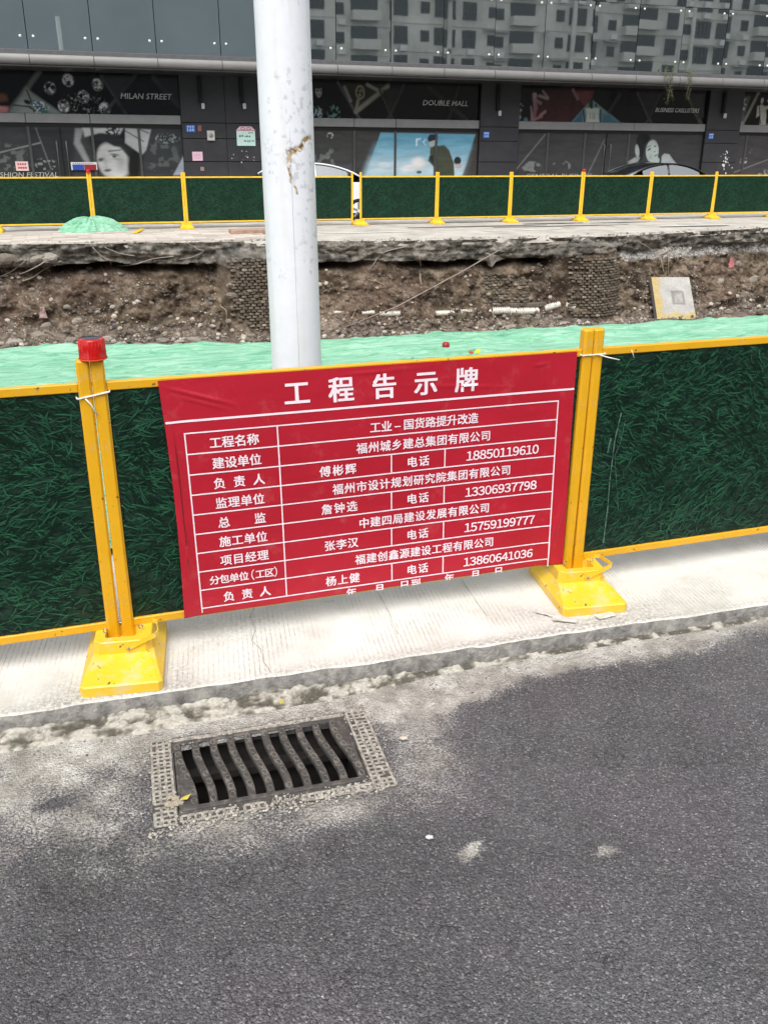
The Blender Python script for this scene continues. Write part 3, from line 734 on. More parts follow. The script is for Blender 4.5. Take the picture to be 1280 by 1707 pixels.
for k, (px, py, rx, ry) in enumerate(big):
    p = on_wall(px, py); s = (p-Vector(CAM)).length/FPX
    o = link('stone', SM[k % 5], trench, p+Vector((0, 0.3*rx*s, 0)), (random.uniform(-.3, .3), random.uniform(-.25, .25), random.uniform(-.4, .4)), (rx*s, rx*s*0.8, ry*s*1.15))
b = MB(); b.prism([(-0.17, 0.10), (0.17, 0.08), (0.0, -0.16)], -0.07, 0.07); o = b.build('stone', M['stone'], trench); p_ = on_wall(819, 431); o.location = p_; o.rotation_euler = (0.2, 0.1, 0.3)
b = MB()
for i in range(6500):
    x = random.uniform(-2.0, 16.5)
    z = FLOOR+abs(random.gauss(0, 0.16)) if random.random() < 0.42 else random.uniform(FLOOR, -0.3)
    dens = float(vn(x*1.5, z*2.5, 70))
    if dens < 0.42 and z > FLOOR+0.2: continue
    if 4.8 < x < 9.5 and -1.2 < z and random.random() < 0.7: continue
    if (2.75 < x < 4.0 or 9.75 < x < 11.3) and z > FLOOR+0.15 and random.random() < 0.93: continue
    y = float(wallY(x, z)); r = min(0.065, 0.011*random.paretovariate(1.9)); c_ = random.choice((0.10, 0.14, 0.18, 0.24, 0.34, 0.5))
    if z < FLOOR+0.12: y -= random.uniform(0, 0.7); z = FLOOR+random.uniform(0, 0.05)
    scatter(b, (x, y, z), r, (c_, c_*random.uniform(0.86, 0.93), c_*random.uniform(0.70, 0.82)), 0.8)
for i in range(900):   # gravel layer on the right
    x = random.uniform(11.3, 17.0); z = random.uniform(-0.44, -0.24); r = random.uniform(0.012, 0.03); c_ = random.uniform(0.2, 0.55)
    scatter(b, (x, float(wallY(x, z)), z), r, (c_, c_*0.96, c_*0.93))
o = b.build('small_rubble', M['pebble'], trench, True); o['kind'] = 'stuff'
# crumbs of broken pavement along the far edge
b = MB()
for i in range(1100):
    x = random.uniform(-2, 17); y = float(topY(x))+abs(random.gauss(0, 0.22)); r = min(0.04, 0.006*random.paretovariate(1.8)); c_ = random.uniform(0.14, 0.38)
    scatter(b, (x, y, 0.10+r*0.3), r, (c_, c_*0.93, c_*0.84), 0.6)
o = b.build('pavement_crumbs', M['pebble'], trench, True); o['kind'] = 'stuff'

# earth bank under the net, near side
b = MB()
xs = np.linspace(-70, 140, 60)
xs = np.concatenate([np.linspace(-70, -9.2, 8), np.linspace(-9, 27, 60), np.linspace(27.2, 140, 8)])
ysn = np.linspace(0, 1, 10)
P = np.zeros((len(xs), 10, 3))
for j, v in enumerate(ysn):
    P[:, j, 0] = xs; P[:, j, 1] = 0.9+(lipY(xs)-0.9+0.08)*v; P[:, j, 2] = -0.025
o = link('near_bank', grid_mesh('near_bank', P, M['soil'], col=np.full((len(xs), 10, 3), 0.1))); tag(o, kind='structure')
# ground beyond the trench ends
b = MB(); b.box(-70, -9.0, 5.4, 17, -3, -0.03); b.box(27.0, 140, 5.4, 17, -3, -0.03); b.box(-9, 27, 5.4, 5.48-0.2, -3, -0.05)
o = b.build('side_ground', simple('side_earth', (0.12, 0.10, 0.08), 0.95)); tag(o, kind='structure')
b = MB(); b.box(-400, 500, -400, 500, -3.6, -3.0); o = b.build('ground', simple('earth_sheet', (0.12, 0.11, 0.09), 0.95)); tag(o, kind='structure')

# green dust net over the near bank
xs = np.arange(-8.5, 26, 0.035); v = np.linspace(0, 1, 150)
X, V = np.meshgrid(xs, v, indexing='ij')
edge = lipY(X)+0.05*(fbm(X*1.6, 0.7, 4, 80)-0.5)
Y = 0.95+(edge-0.95)*np.clip(V/0.94, 0, 1)+0.05*np.clip((V-0.94)/0.06, 0, 1)
wr = fbm(X*0.8, Y*3.2, 5, 81); fold = np.abs(vn(X*0.9+Y*0.3, Y*7, 82)-0.5)
Z = 0.015+0.12*np.clip(wr-0.40, 0, 1)+0.07*(0.5-fold)*fbm(X*0.6, Y, 2, 83)+0.05*np.clip(0.5-np.abs(fbm(X*1.4+Y*0.8, Y*5, 3, 84)-0.5)*9, 0, 1)
Z += 0.10*np.exp(-((X-6.3)/0.25)**2-((Y-edge)/0.25)**2)*0.4
Z = Z-0.35*np.clip((V-0.94)/0.06, 0, 1)**1.3
o = link('green_dust_net', grid_mesh('green_dust_net', np.stack([X, Y, Z], -1), M['net'])); tag(o, 'long green dust net spread over the earth bank behind the near barrier', 'net')

# far pavement, far road
XS = axis(-70, 140, -9, 27, 0.25, 12)
P = np.zeros((len(XS), 7, 3))
for j, yy in enumerate((0.0, 0.02, 0.3, 1.2, 2.6, 3.6, 5.0)):
    P[:, j, 0] = XS; P[:, j, 1] = topY(XS)+0.03+(19.55-topY(XS)-0.03)*(yy/5.0); P[:, j, 2] = 0.10
    if j == 0: P[:, j, 2] = 0.0
o = link('far_pavement', grid_mesh('far_pavement', P, M['farpave'])); tag(o, kind='structure'); farpave = o
b = MB()
for k in range(15): b.bbox(-10+k*2.6, -10+k*2.6+2.59, 19.56, 19.72, -0.2, 0.104, 0.01)
b.build('kerb', M['farpave'], farpave)
b = MB(); b.box(-70, 140, 19.4, 26.9, -0.3, -0.02); o = b.build('far_road', M['farroad']); tag(o, kind='structure')
b = MB(); b.box(-70, 140, 24.6, 27.2, -0.3, 0.12); o = b.build('shop_pavement', M['farpave']); tag(o, kind='structure')
# tiled area on the left of the far pavement
tm = MB(); tm.bbox(-0.245, 0.245, -0.093, 0.093, 0, 0.02, 0.006); tme = tm.mesh('paving_tile', M['tile'])
tiles = 0
for r in range(15):
    yy = 14.98+r*0.2
    for cidx in range(14):
        xx = -2.3+cidx*0.5+(0.25 if r % 2 else 0)
        if yy-0.1 < float(topY(xx))+0.02 or xx > 4.35-0.06*(15-r)+(0.5 if r > 9 else 0): continue
        if random.random() < 0.03: continue
        link('paving_tile', tme, farpave, (xx, yy, 0.094+random.uniform(-0.002, 0.004)), (random.gauss(0, .006), random.gauss(0, .006), random.gauss(0, 0.008))); tiles += 1
# streaks of pale slurry on the right part
for i in range(9):
    x0 = random.uniform(5, 14); y0 = random.uniform(15.9, 17.8); L = random.uniform(1.5, 4)
    n = 24; t_ = np.linspace(0, 1, n); wv_ = np.stack([t_, t_], 1)
    P = np.zeros((n, 2, 3)); wdt = 0.05+0.06*np.sin(t_*3.14)
    P[:, 0, 0] = P[:, 1, 0] = x0+L*t_; yc = y0+0.1*(fbm(t_*4, i, 3, i)-0.5); P[:, 0, 1] = yc-wdt; P[:, 1, 1] = yc+wdt; P[:, :, 2] = 0.104+0.0005*i
    link('slurry_streak', grid_mesh('slurry_streak', P, M['scrap'] if i % 2 else M['farroad']), farpave)

# ================================================================== BARRIERS
PW, PH = 1.884, 0.0
def turf_mesh():
    rr = random.Random(3); mb = MB(); W_, Z0, Z1 = 0.948, 0.162, 1.072
    n = 7200
    for i in range(n):
        L = rr.uniform(0.04, 0.095); a = rr.gauss(0.0, 0.42)+(math.pi if rr.random() < 0.5 else 0); cv = rr.uniform(-1, 1)*0.9
        x = rr.uniform(-W_, W_); z = rr.uniform(Z0, Z1); y = -0.0035-rr.random()*0.006
        clump = float(vn(x*6, z*6, 90)); a += (float(vn(x*3, z*3, 91))-0.5)*1.6
        t = max(0.0, min(1.0, rr.random()*0.65+clump*0.5-0.1)); ds = rr.random() < 0.45
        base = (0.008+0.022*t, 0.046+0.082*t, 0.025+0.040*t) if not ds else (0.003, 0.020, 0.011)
        pts = []; px, pz = x, z; ang = a; wmax = rr.uniform(0.0018, 0.0036)
        for k in range(6):
            pts.append((px, pz, ang)); px += math.cos(ang)*L/5; pz += math.sin(ang)*L/5; ang += cv/5*1.6
        vs = []; cs = []
        for k, (u, v_, an) in enumerate(pts):
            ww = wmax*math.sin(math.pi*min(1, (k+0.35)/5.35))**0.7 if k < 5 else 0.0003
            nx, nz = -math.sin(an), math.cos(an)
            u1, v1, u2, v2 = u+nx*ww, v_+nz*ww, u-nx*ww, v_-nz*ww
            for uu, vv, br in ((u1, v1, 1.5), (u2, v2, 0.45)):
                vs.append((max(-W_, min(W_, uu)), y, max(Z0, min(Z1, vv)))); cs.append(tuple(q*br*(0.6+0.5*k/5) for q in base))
        bi = len(mb.v); mb.v += vs; mb.c += cs
        for k in range(5): mb.f.append([bi+2*k, bi+2*k+1, bi+2*k+3, bi+2*k+2]); mb.m.append(0); mb.smooth.append(True)
    return mb.mesh('printed_grass', M['turf'], True)
TURF = turf_mesh()
def make_panel(near=True):
    ym = M['ypost'] if near else M['yfar']
    root = thing('street_barrier', 'x', 'barrier panel')
    for s in (-1, 1):
        b = MB(); b.bbox(-0.0235, 0.0235, -0.025, 0.025, 0.06, 1.19, 0.009); b.box(-0.024, -0.02, -0.006, 0.006, 0.08, 1.17)
        p = b.build('post', ym, root); p.location = (s*0.9715, 0, 0); p.rotation_euler = (0, s*0.0045/1.19, 0)
        if near:
            for zz in (1.10, 0.14):
                b = MB(); b.lathe([(0.0, -0.030), (0.006, -0.030), (0.007, -0.026), (0.007, 0.030)], 8, Matrix.Translation((0, 0, zz)) @ Matrix.Rotation(math.pi/2, 4, 'Y'))
                b.build('bolt', M['steel'], p)
    b = MB(); b.bbox(-0.952, 0.952, -0.014, 0.014, 1.074, 1.106, 0.003); r = b.build('top_rail', ym, root)
    if near:
        for xx in (-0.6, 0.55):
            b = MB(); b.lathe([(0.0, -0.004), (0.004, -0.003), (0.005, 0.0)], 8, Matrix.Translation((xx, -0.0142, 1.09)) @ Matrix.Rotation(math.pi/2, 4, 'X')); b.build('rivet', M['steel'], r)
    b = MB(); b.bbox(-0.952, 0.952, -0.014, 0.014, 0.125, 0.158, 0.003); b.build('bottom_rail', ym, root)
    b = MB(); b.box(-0.951, 0.951, -0.003, 0.003, 0.157, 1.075); b.build('board', M['board'], root)
    link('printed_grass', TURF, root)['kind'] = 'stuff'
    return root
def make_foot(near=True):
    ym = M['yfoot'] if near else M['yfar']
    root = thing('barrier_stand', 'x', 'barrier stand')
    b = MB()
    # weighted plate: vertical skirt, sloping shoulders up to the socket
    cut = 0.022
    def ring(hx, y0, y1, z, c):
        return [(-hx+c, y0, z), (hx-c, y0, z), (hx, y0+c, z), (hx, y1-c, z), (hx-c, y1, z), (-hx+c, y1, z), (-hx, y1-c, z), (-hx, y0+c, z)]
    R = [ring(0.148, -0.235, 0.232, 0.0, 0.014), ring(0.148, -0.235, 0.232, 0.036, 0.014), ring(0.143, -0.229, 0.226, 0.041, 0.013), ring(0.112, -0.075, 0.10, 0.078, 0.02)]
    vs = [v for r_ in R for v in r_]; F = [tuple(range(8))[::-1]]
    for i in range(len(R)-1):
        for k in range(8): F.append((i*8+k, i*8+(k+1) % 8, (i+1)*8+(k+1) % 8, (i+1)*8+k))
    F.append(tuple(24+k for k in range(8))); b.add(vs, F)
    b.build('plate', ym, root)
    # socket with a rectangular well
    b = MB(); o_ = ring(0.110, -0.070, 0.098, 0.076, 0.026); o2 = ring(0.107, -0.067, 0.095, 0.124, 0.026); o3 = ring(0.104, -0.064, 0.092, 0.127, 0.025)
    i3 = ring(0.068, -0.030, 0.060, 0.127, 0.006); i4 = ring(0.066, -0.028, 0.058, 0.085, 0.006)
    RR = [o_, o2, o3, i3, i4]; vs = [v for r_ in RR for v in r_]; F = []
    for i in range(4):
        for k in range(8): F.append((i*8+k, i*8+(k+1) % 8, (i+1)*8+(k+1) % 8, (i+1)*8+k))
    F.append(tuple(32+k for k in range(8))); b.add(vs, F); b.build('socket', ym, root)
    if near:
        b = MB()   # folded flat locking bar: up the front face, round the corner, back to the post
        pts = [Vector((0.012, -0.0745, 0.096)), Vector((0.125, -0.0745, 0.148)), Vector((0.135, -0.062, 0.150)), Vector((0.124, 0.045, 0.140)), Vector((0.104, 0.066, 0.136))]
        for i in range(len(pts)-1):
            a, c_ = pts[i], pts[i+1]; d = (c_-a).normalized(); h = Vector((0, 0, 1)); h = (h-d*h.dot(d)).normalized()*0.009; s_ = d.cross(h).normalized()*0.0018
            vs = [a-h-s_, a+h-s_, a+h+s_, a-h+s_, c_-h-s_, c_+h-s_, c_+h+s_, c_-h+s_]
            b.add(vs, [(0, 1, 2, 3), (7, 6, 5, 4), (0, 4, 5, 1), (1, 5, 6, 2), (2, 6, 7, 3), (3, 7, 4, 0)])
        lb = b.build('locking_bar', ym, root)
        b = MB(); b.lathe([(0.0, 0.005), (0.005, 0.005), (0.006, 0.002), (0.006, 0.0)], 10, Matrix.Translation((0.020, -0.0765, 0.100)) @ Matrix.Rotation(math.pi/2, 4, 'X')); b.build('bolt', M['steel'], lb)
        for s in (-1, 1):
            b = MB(); b.tube([(s*0.066+0.008*math.cos(t), 0.0+0.004*s, 0.146+0.008*math.sin(t)) for t in [k*math.pi/5 for k in range(11)]], 0.002, 5, caps=False); b.build('ring', M['steel'], root)
    return root
X0N, ZN = 0.022, 0.0
pn = make_panel(True)
near_panels = [(-0.978, 'near barrier panel cut by the photo edge, green board left of the lamp post'), (1.022, 'near barrier panel mostly covered by the red notice banner'), (3.022, 'near barrier panel with a scratched green board right of the banner'), (5.022, 'near barrier panel beyond the scratched one, off to the right of the frame'), (-2.978, 'near barrier panel off to the left of the frame')]
for i, (x, lb) in enumerate(near_panels):
    o = pn if i == 0 else copy_tree(pn)
    o.location = (x, 0, 0); o.rotation_euler = (0, 0, 0.0); o['label'] = lb; o['group'] = 'near green barrier panels'
sc_strip = MB()   # long scrape on the right board
for (pts, wd_) in (([(1035, 688), (1024, 735), (1016, 800), (1012, 850), (1005, 905)], 0.0035), ([(1042, 700), (1033, 740), (1024, 760), (1026, 790), (1030, 850)], 0.0012), ([(1018, 730), (1012, 755)], 0.004)):
    P_ = [at(a, c_, Y=-0.0105) for a, c_ in pts]
    for p, q in zip(P_[:-1], P_[1:]):
        for s_ in range(6):
            a = p+(q-p)*s_/6; c_ = p+(q-p)*(s_+1)/6; u1 = wd_*random.uniform(0.3, 1.3); u2 = wd_*random.uniform(0.3, 1.3)
            sc_strip.add([(a[0]-u1, -0.0105, a[2]), (a[0]+u1, -0.0105, a[2]), (c_[0]+u2, -0.0105, c_[2]), (c_[0]-u2, -0.0105, c_[2])], [(0, 1, 2, 3)])
o = sc_strip.build('scrape', simple('scrape_mark', (0.06, 0.13, 0.10), 0.6, var=0.5, sc_=60)); o.parent = [x for x in COL.objects if x.name.startswith('street_barrier') and abs(x.location.x-3.022) < 1e-3][0]; o.matrix_parent_inverse = Matrix.Translation((-3.022, 0, 0))
fn = make_foot(True)
for i, (x, lb) in enumerate(((0.022, 'bright yellow steel foot under the lamp posts, left of the banner'), (2.012, 'scuffed yellow steel foot with torn scraps, right of the banner'), (-1.98, 'yellow foot of the near barrier off to the left'), (4.02, 'yellow foot of the near barrier off to the right'))):
    o = fn if i == 0 else copy_tree(fn)
    o.location = (x+0.008, -0.062, 0.001); o.rotation_euler = (0, 0, math.radians(-8.0)); o['label'] = lb; o['group'] = 'yellow feet of the near barrier'
# wire ties round the post pairs
def tie(x, z, tail, label, slope):
    b = MB(); e = 0.004
    loop = [(-0.054, -0.029, 0), (0.0, -0.030, slope*0.5), (0.054, -0.029, slope), (0.058, 0, slope), (0.054, 0.029, slope), (0, 0.03, 0), (-0.054, 0.029, 0), (-0.058, 0, 0), (-0.054, -0.029, 0)]
    b.tube([(x+a, c_, z+d) for a, c_, d in loop], 0.0035, 6)
    b.tube([(x+a, c_, z+d) for a, c_, d in tail], 0.0028, 5)
    o = b.build('wire_tie', M['tie']); tag(o, label, 'wire tie', 'ties round the barrier posts')
tie(0.022, 1.055, [(-0.028, -0.033, 0), (-0.012, -0.036, -0.02), (0.006, -0.036, -0.062)], 'cream wire tie knotted round the twin posts under the red lamp', 0.018)
tie(2.022, 1.083, [(0.02, -0.033, 0.0), (0.06, -0.045, -0.012), (0.11, -0.05, -0.024)], 'white wire tie with a long tail round the posts right of the banner', 0.0)
b = MB(); q = at(1052, 585, Y=-0.02); b.tube([(q[0], -0.018, q[2]+0.004), (q[0]+0.004, -0.024, q[2]-0.008), (q[0]+0.012, -0.026, q[2]-0.028)], 0.002, 5)
tag(b.build('wire_tie', M['tie']), 'short white wire end hanging from the top rail near the right posts', 'wire tie')
# red warning lamp
L = thing('warning_lamp', 'red plastic warning lamp with solar top on the left post pair', 'warning lamp', (0.036, 0.0, 1.19))
b = MB(); b.lathe([(0.0, 0.0), (0.054, 0.0), (0.056, 0.004), (0.0535, 0.008), (0.052, 0.05), (0.0515, 0.076), (0.048, 0.082), (0.044, 0.083), (0.0, 0.083)], 40); b.build('lens', M['lampred'], L)
b = MB(); b.lathe([(0.0, 0.006), (0.042, 0.006), (0.040, 0.06), (0.02, 0.065), (0.0, 0.065)], 20); b.box(-0.01, 0.03, -0.046, -0.040, 0.015, 0.03); b.build('core', M['lampcore'], L)
b = MB(); b.lathe([(0.0, 0.0855), (0.036, 0.0855), (0.038, 0.083)], 30); b.build('solar_cell', M['solar'], L)
b = MB(); b.lathe([(0.0, -0.002), (0.057, -0.002), (0.058, 0.0), (0.057, 0.003)], 36); b.build('base_rim', simple('lamp_rim', (0.7, 0.10, 0.02), 0.3), L)
b = MB()
for k in range(24):
    a = 2*math.pi*k/24; b.tube([(0.0525*math.cos(a), 0.0525*math.sin(a), 0.01), (0.0515*math.cos(a), 0.0515*math.sin(a), 0.076)], 0.0012, 4)
x = b.build('lens_ribs', M['lampred'], L)
L.scale = (0.86, 0.86, 0.84)

# ---- red notice banner
BX0, BX1, BZ0, BZ1 = 0.245, 1.945, 0.122, 1.100
def bpos(x, z, off=0.0):
    """banner surface point for flat banner coordinates"""
    v = (BZ1-z)/(BZ1-BZ0); u = (x-BX0)/(BX1-BX0)
    xx = x+0.022*(v**0.7)*(1-u)+0.012*v*u
    if u < 0.02: xx += 0.010*math.sin(v*3.14)
    y = -0.022-0.006*math.sin(u*5+v*2)*math.sin(v*3.1)-0.014*math.exp(-((u-1.0)/0.05)**2)*v-0.006*math.exp(-((u)/0.03)**2)
    # creases
    def cr(u0, v0, u1, v1, a, wd_):
        dx, dy = (u1-u0)*1.7, (v1-v0); l2 = dx*dx+dy*dy; tt = ((u-u0)*1.7*dx+(v-v0)*dy)/l2
        if tt < 0 or tt > 1: return 0
        d = abs((u-u0)*1.7*dy-(v-v0)*dx)/math.sqrt(l2); return a*math.exp(-(d/wd_)**2)*math.sin(tt*3.14159)
    y -= cr(0.0, 0.02, 0.17, 0.12, 0.006, 0.005)+cr(0.02, 0.055, 0.15, 0.135, 0.004, 0.004)+cr(0.38, 0.03, 0.6, 0.02, 0.0035, 0.004)+cr(0.52, 0.085, 0.85, 0.135, 0.0028, 0.005)+cr(0.955, 0.97, 0.995, 0.62, 0.008, 0.010)+cr(0.0, 0.5, 0.03, 0.75, 0.008, 0.01)+cr(0.2, 0.52, 0.34, 0.54, 0.002, 0.004)+cr(0.88, 0.05, 0.93, 0.04, 0.005, 0.004)
    # folded back under the lower rail
    if z < 0.128: y += 0.02
    return Vector((xx, y-off, z))
ban = thing('notice_banner', 'red vinyl construction notice banner with white Chinese table stretched over the barrier panel', 'banner', (0, 0, 0))
us = np.linspace(0, 1, 240); vs_ = np.concatenate([np.linspace(0, 0.994, 150), [1.0]])
P = np.zeros((240, 151, 3))
for i, u in enumerate(us):
    for j, v in enumerate(vs_): P[i, j] = bpos(BX0+u*(BX1-BX0), BZ1-v*(BZ1-BZ0))
link('sheet', grid_mesh('sheet', P, M['red']), ban)
def strip_line(mb, x0, z0, x1, z1, wd_):
    n = max(2, int(math.hypot(x1-x0, z1-z0)/0.02)); d = Vector((x1-x0, 0, z1-z0)).normalized(); s_ = Vector((-d.z, 0, d.x))*wd_/2
    vs = []
    for i in range(n+1):
        t_ = i/n; x_, z_ = x0+(x1-x0)*t_, z0+(z1-z0)*t_
        for k in (-1, 1): vs.append(bpos(x_+s_.x*k, z_+s_.z*k, 0.0016))
    mb.add(vs, [(2*i, 2*i+1, 2*i+3, 2*i+2) for i in range(n)], 0, True)
TX0, TX1, TZ, RH = 0.318, 1.872, 0.895, 0.0812
cM, cA, cB = 0.666, 1.127, 1.362
b = MB(); strip_line(b, BX0+0.004, 0.942, BX1-0.002, 0.942, 0.0085)
lw = 0.0052
for k in range(10): strip_line(b, TX0, TZ-RH*k, TX1, TZ-RH*k, lw)
strip_line(b, TX0, TZ+lw/2, TX0, 0.125, lw); strip_line(b, cM, TZ, cM, TZ-RH*9, lw); strip_line(b, TX1, TZ+lw/2, TX1, 0.128, lw)
for r in (2, 4, 6, 8):
    for c_ in (cA, cB): strip_line(b, c_, TZ-RH*r, c_, TZ-RH*(r+1), lw)
b.build('table_lines', M['ink'], ban)
def text_mesh(s, bold=0.0, res=3):
    cu = bpy.data.curves.new('t', 'FONT'); cu.body = s; cu.offset = bold; cu.resolution_u = res
    o = bpy.data.objects.new('t', cu); COL.objects.link(o); bpy.context.view_layer.update()
    me = bpy.data.meshes.new_from_object(o); bpy.data.objects.remove(o)
    V = np.array([v.co[:2] for v in me.vertices]) if len(me.vertices) else np.zeros((0, 2)); F = [list(p.vertices) for p in me.polygons]
    bpy.data.meshes.remove(me); bpy.data.curves.remove(cu)
    return V, F
_G = {}
def glyph(ch, bold):
    if (ch, bold) not in _G: _G[(ch, bold)] = text_mesh(ch, 0.0, 2)
    return _G[(ch, bold)]
def put(s, xa, xb, z, size, bold=0.020):
    """characters spaced evenly with their centres from xa to xb"""
    n = len(s)
    for i, ch in enumerate(s):
        if ch == ' ': continue
        lt = MB(); V, F = glyph(ch, 0.0); cx_ = xa+(xb-xa)*(i/(n-1) if n > 1 else 0)
        if ch.isdigit(): mx, my = 0.5, 0.37
        elif ch == '–': mx, my = 0.26, 0.36
        elif ch.isascii(): mx, my = (V[:, 0].min()+V[:, 0].max())/2, 0.36
        else: mx, my = (V[:, 0].min()+V[:, 0].max())/2 if ch in '（）' else 0.5, 0.37
        for q_, (ox, oy) in enumerate(((0, 0), (bold, bold*0.6), (-bold, bold*0.6), (bold, -bold*0.6), (-bold, -bold*0.6)) if bold > 0 else ((0, 0),)):
            vs = []
            for vx, vy in V:
                x_, z_ = cx_+(vx-mx+ox)*size, z+(vy-my+oy)*size
                if z_ < 0.129: z_ = 0.1285
                vs.append(bpos(x_, z_, 0.0016+0.00012*q_))
            lt.add(vs, F)
        lt.build('character', M['ink'], ban)
put('工程告示牌', 0.754-0.004, 1.449, 1.016, 0.104, 0.026)
S = 0.0475
rowz = lambda r: TZ-RH*(r+0.5)-0.006
left = [('工程名称', 0.428, 0.570), ('建设单位', 0.432, 0.574), ('负 责 人', 0.430, 0.582), ('监理单位', 0.430, 0.576), ('总   监', 0.434, 0.576), ('施工单位', 0.432, 0.578), ('项目经理', 0.430, 0.578), ('分包单位', 0.378, 0.496), ('负 责 人', 0.430, 0.578)]
for r, (s, a, c_) in enumerate(left):
    z = TZ-RH*(r+0.5)-0.004
    put(s, a, c_, z, S if r != 7 else 0.041)
z = TZ-RH*7.5-0.004
put('（', 0.532, 0.532, z, 0.05, 0.0); put('工区', 0.562, 0.600, z, 0.041); put('）', 0.626, 0.626, z, 0.05, 0.0)
right = [(0, '工业–国货路提升改造', 1.060, 1.484), (1, '福州城乡建总集团有限公司', 1.003, 1.544), (2, '傅彬辉', 0.848, 0.954), (3, '福州市设计规划研究院集团有限公司', 0.899, 1.645), (4, '詹钟选', 0.850, 0.956),
         (5, '中建四局建设发展有限公司', 1.007, 1.552), (6, '张李汉', 0.857, 0.957), (7, '福建创鑫源建设工程有限公司', 0.988, 1.578), (8, '杨上健', 0.858, 0.960)]
for r, s, a, c_ in right: put(s, a, c_, TZ-RH*(r+0.5)-0.002, S)
for r, s in ((2, '18850119610'), (4, '13306937798'), (6, '15759199777'), (8, '13860641036')):
    put('电话', 1.217, 1.270, TZ-RH*(r+0.5)-0.002, S); put(''.join(chr(ord(q_)+0xFEE0) for q_ in s), 1.474, 1.780, TZ-RH*(r+0.5)-0.002, 0.053, 0.018)
z = 0.1345
put('年', 0.945, 0.945, z, S); put('月', 1.071, 1.071, z, S); put('日到', 1.184, 1.236, z, S); put('年', 1.393, 1.393, z, S); put('月', 1.518, 1.518, z, S); put('日', 1.630, 1.630, z, S)

# ---- white lamp pole
PX, PY = 0.878, 0.5
zs = np.concatenate([np.linspace(-0.05, 0.9, 10), np.arange(0.93, 2.75, 0.0045), np.linspace(2.8, 7.5, 14)])
th = np.linspace(-math.pi, math.pi, 181)
Zp, Tp = np.meshgrid(zs, th, indexing='ij')
rad = 0.1085-0.0035*Zp/2.0
U = Tp*0.105      # distance round the shaft from the side that faces the road viewer
view = math.atan2(CAM[1]-PY, CAM[0]-PX)
colr = np.stack([0*Zp+0.76, 0*Zp+0.785, 0*Zp+0.83], -1)
scuff = sst(0.60, 0.74, fbm(U*60, Zp*60, 4, 100))*sst(0.45, 0.65, fbm(U*9, Zp*5, 3, 101))
colr = colr*(1-0.25*scuff[..., None])
rusty = np.zeros_like(Zp)
rp = [(514, 229), (506, 232), (502, 240), (500, 246), (494, 249.6), (481.5, 253), (481, 261), (481.5, 273), (481, 283), (485, 297), (483, 303), (493, 314), (495, 322)]
wts = [1, 1, 1, 0.9, 1.1, 1.2, 1.1, 0.9, 0.6, 0.5, 0.3, 0.35, 0.5]
pts = []
for (px, py), w_ in zip(rp, wts):
    cxp = 466.5+0.05*py; hw = 43.3-0.005*py; a_ = -math.asin(max(-0.98, min(0.98, (px-cxp)/hw)))  # to the viewer's right
    q = at(px, py, Y=PY-0.09); pts.append((-a_*0.105, q[2], w_))
for (u0, z0, w0), (u1, z1, w1) in zip(pts[:-1], pts[1:]):
    dx, dz = u1-u0, z1-z0; l2 = dx*dx+dz*dz+1e-9; tt = np.clip(((U-u0)*dx+(Zp-z0)*dz)/l2, 0, 1)
    d = np.hypot(U-(u0+dx*tt), Zp-(z0+dz*tt)); wdt = 0.0105*(w0+(w1-w0)*tt)*(0.5+1.1*fbm(U*50, Zp*50, 3, 103))
    rusty = np.maximum(rusty, sst(1.3, 0.5, d/(wdt+1e-6)))
gr = fbm(U*140, Zp*140, 3, 104)
rc = np.stack([np.interp(gr, [0.3, 0.5, 0.7], v_) for v_ in ((0.12, 0.38, 0.55), (0.07, 0.25, 0.44), (0.03, 0.09, 0.28))], -1)
rusty = rusty*sst(0.30, 0.42, fbm(U*80, Zp*80, 3, 106))
colr = colr*(1-rusty[..., None])+rc*rusty[..., None]
st_ = 0.10*sst(0.55, 0.7, fbm(U*22, Zp*2.0, 4, 105))[..., None]*np.array([0.4, 0.5, 0.8]); colr = colr*(1-st_)
rad = rad-0.0018*rusty+0.0012*(fbm(U*10, Zp*6, 3, 107)-0.5)
ang = view+Tp
P = np.stack([PX-0.012*(Zp-1.0)+rad*np.cos(ang), PY+rad*np.sin(ang), Zp], -1)
pole = thing('lamp_pole', 'thick white painted lamp pole with a rust scar standing behind the barrier', 'lamp pole')
link('shaft', grid_mesh('shaft', P, M['pole'], col=np.clip(colr, 0.01, 0.93), flip=True), pole)
b = MB()   # a hair-thin weld seam down the shaft
for a_, nm in ((0.10, 'seam'),):
    aa = view+a_; b.tube([(PX-0.012*(z_-1.0)+(0.1085-0.0035*z_/2.0)*math.cos(aa), PY+(0.1085-0.0035*z_/2.0)*math.sin(aa), z_) for z_ in np.linspace(0.5, 1.95, 20)], 0.0012, 4)
b.build('weld_seam', simple('pole_seam', (0.5, 0.5, 0.5), 0.6), pole)
b = MB(); b.lathe([(0.19, -0.02), (0.19, 0.015), (0.115, 0.02)], 24, Matrix.Translation((PX+0.012, PY, 0))); b.build('base_flange', M['white'], pole)

